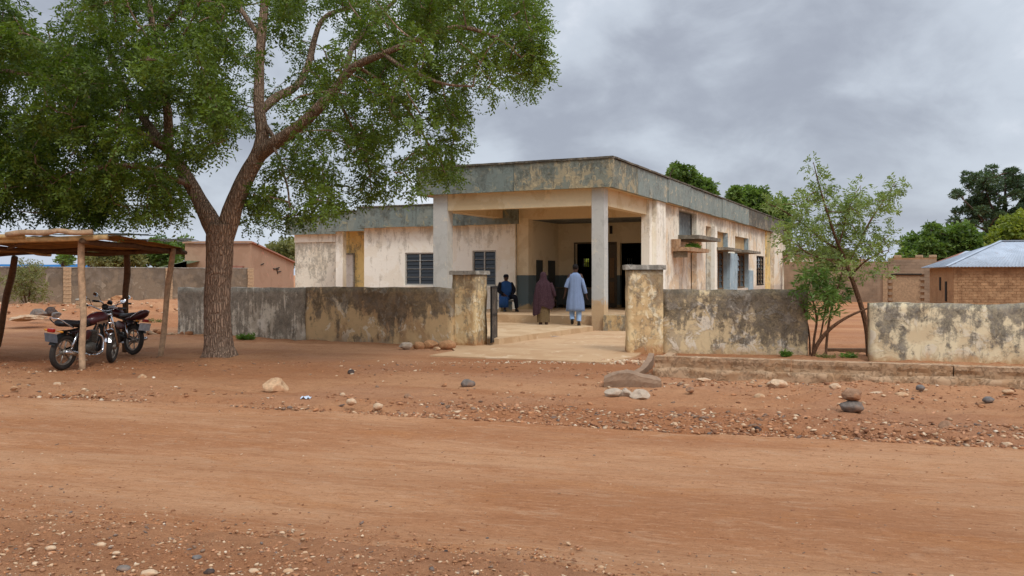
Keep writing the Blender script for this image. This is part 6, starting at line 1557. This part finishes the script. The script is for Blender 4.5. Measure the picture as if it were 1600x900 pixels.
# woman in maroon veil
wpos = G(849, 507, .2)
wo = thing('person', 'person in long maroon veil over an olive patterned skirt walking to the porch', 'person', (wpos.x, wpos.y, .2), R(6), 'people at the clinic entrance')
J, ch, rad = stdbody(wo, 1.55, ((-.25, .05, 1.15), (-.22, .2, 1.0)), ((.27, -.02, 1.15), (.36, .02, .93)), ((-.1, .03, .5), (-.09, .0, .08), (-.09, .1, .03)), ((.1, .06, .5), (.09, -.02, .08), (.09, .1, .03)), .9)
body(wo, J, ch, rad)
vl = loft('veil', [(0, 0, 1.553, .012, .014), (0, 0, 1.54, .055, .06), (0, 0, 1.49, .09, .1), (0, 0, 1.42, .1, .108), (0, 0, 1.35, .098, .105), (0, 0, 1.29, .13, .12), (0, 0, 1.23, .195, .145), (0, 0, 1.12, .235, .165), (0, 0, .95, .262, .185), (0, 0, .78, .285, .2), (0, 0, .62, .30, .21), (0, 0, .50, .305, .215)], MT['hijab'], wo, 48, 2.1, fold=.12, foldn=7,
          hem=lambda t_: np.where(np.cos(t_) < -.35, -.22, 0.0) + .05 * np.sin(t_ * 3 + 1), cap=False)
tubes('sleeve', [smoothpath([(.18, 0, 1.2), (.25, 0, 1.05), (.31, .01, .9), (.325, .02, .83)], [.09, .085, .07, .06], 5, 12)], MT['hijab'], vl)
loft('skirt', [(0, 0, .85, .19, .15), (0, 0, .6, .2, .17), (0, 0, .3, .19, .165), (0, 0, .12, .18, .16), (0, 0, .075, .182, .16)], MT['skirt'], wo, 36, 2.2, fold=.07, foldn=6, cap=False)
foot(wo, -.08, -.03, .0, 0, R(5), MT['sandal'], 'sandal'); foot(wo, .09, -.06, .0, 0, R(-5), MT['sandal'], 'sandal')
# person sitting at the porch edge; local +y is the way they face (towards the road)
spos = P(791, 486, 29.6)
sp = thing('person', 'person in blue robe with black sleeves and trousers sitting beside the porch pillar', 'person', (spos.x, spos.y, .445), R(180 + 14), 'people at the clinic entrance')
J = {'pelvis': (0, -.1, .48), 'spine': (0, -.1, .65), 'chest': (0, -.07, .86), 'neck': (0, -.05, .99), 'head0': (0, -.03, 1.06), 'head1': (0, -.02, 1.13), 'head2': (0, -.03, 1.2), 'nose': (0, .085, 1.12), 'Lear': (-.085, -.02, 1.12), 'Rear': (.085, -.02, 1.12),
     'Lsh': (-.18, -.07, .93), 'Lel': (-.25, .03, .68), 'Lwrist': (-.17, .22, .55), 'Rsh': (.18, -.07, .93), 'Rel': (.24, .03, .68), 'Rwrist': (.1, .24, .55),
     'Lhip': (-.1, -.06, .46), 'Lkn': (-.2, .34, .47), 'Lan': (-.27, .33, .08), 'Lto': (-.29, .45, .04), 'Rhip': (.1, -.06, .46), 'Rkn': (.13, .34, .47), 'Ran': (.12, .3, .08), 'Rto': (.13, .42, .04)}
rad = {'pelvis': (.15, .11), 'spine': (.13, .1), 'chest': (.15, .11), 'neck': .055, 'head0': (.06, .075), 'head1': (.078, .092), 'head2': (.055, .065), 'nose': .012, 'Lear': .014, 'Rear': .014,
       'Lsh': .06, 'Rsh': .06, 'Lel': .042, 'Rel': .042, 'Lwrist': .027, 'Rwrist': .027, 'Lhip': .085, 'Rhip': .085, 'Lkn': .056, 'Rkn': .056, 'Lan': .036, 'Ran': .036, 'Lto': .03, 'Rto': .03}
ch = [['pelvis', 'spine', 'chest', 'neck', 'head0', 'head1', 'head2'], ['head1', 'nose'], ['head1', 'Lear'], ['head1', 'Rear'], ['chest', 'Lsh', 'Lel', 'Lwrist'], ['chest', 'Rsh', 'Rel', 'Rwrist'], ['pelvis', 'Lhip', 'Lkn', 'Lan', 'Lto'], ['pelvis', 'Rhip', 'Rkn', 'Ran', 'Rto']]
for sd_ in 'LR': ch += fingers(J, rad, sd_, J[sd_ + 'wrist'], Vector(J[sd_ + 'wrist']) - Vector(J[sd_ + 'el']), (1 if sd_ == 'L' else -1, 0, .0001))
body(sp, J, ch, rad)
loft('cap', [(0, -.03, 1.13, .088, .102), (0, -.03, 1.17, .09, .104), (0, -.03, 1.22, .075, .088), (0, -.03, 1.24, .03, .04)], MT['navy'], sp, 18)
loft('robe', [(0, -.05, 1.01, .07, .065), (0, -.06, .98, .14, .095), (0, -.07, .94, .21, .115), (0, -.07, .8, .225, .14), (0, -.08, .6, .22, .17), (0.0, -.04, .42, .24, .22)], MT['robe'], sp, 30, 2.2, fold=.06, foldn=6)
loft('robe_skirt', [(.12, .12, .50, .14, .24), (.13, .18, .46, .15, .25), (.14, .22, .3, .15, .2), (.15, .24, .14, .15, .17)], MT['robe'], sp, 26, 2.2, fold=.08, foldn=5)
tubes('sleeve', [smoothpath([(s * .17, -.07, .94), (s * .24, .0, .78), (s * .25, .04, .68), (s * .16, .18, .58)], [.07, .07, .065, .055], 5, 12) for s in (-1, 1)], MT['navy'], sp)
tubes('trouser_leg', [smoothpath([(-.1, -.06, .47), (-.2, .33, .48), (-.25, .34, .3), (-.27, .33, .12)], [.09, .085, .07, .06], 5, 12)], MT['navy'], sp)
foot(sp, -.27, .33, .0, 0, R(8), MT['shoe']); foot(sp, .13, .31, .0, 0, 0, MT['shoe'])
stl = thing('stool', 'low pale block seat under the seated person', 'stool', (spos.x, spos.y, .442), R(194))
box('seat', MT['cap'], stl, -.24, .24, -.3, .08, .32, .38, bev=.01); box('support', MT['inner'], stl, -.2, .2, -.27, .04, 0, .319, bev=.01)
# white plastic chair half hidden by the right gate pillar
cpos = BW(.55, 2.0, .432)
chr_ = thing('plastic_chair', 'white plastic armchair on the plinth, mostly hidden behind right gate pillar', 'chair', cpos, R(150))
for (x, y) in ((-.22, -.2), (.22, -.2), (-.2, .22), (.2, .22)):
    tubes('leg', [([(x * 1.15, y * 1.15, 0), (x, y, .42)], [.018, .025], 8)], MT['plastic'], chr_)
box('seat', MT['plastic'], chr_, -.24, .24, -.23, .24, .40, .43, bev=.01)
bm = bmesh.new(); addbox(bm, -.22, .22, -.25, -.22, .44, .82, None, .01); o = bmobj('backrest', bm, MT['plastic'], chr_)
tubes('armrest', [smoothpath([(s * .24, .2, .42), (s * .27, .2, .62), (s * .27, 0, .65), (s * .24, -.23, .68)], .02, 4, 8) for s in (-1, 1)], MT['plastic'], chr_)
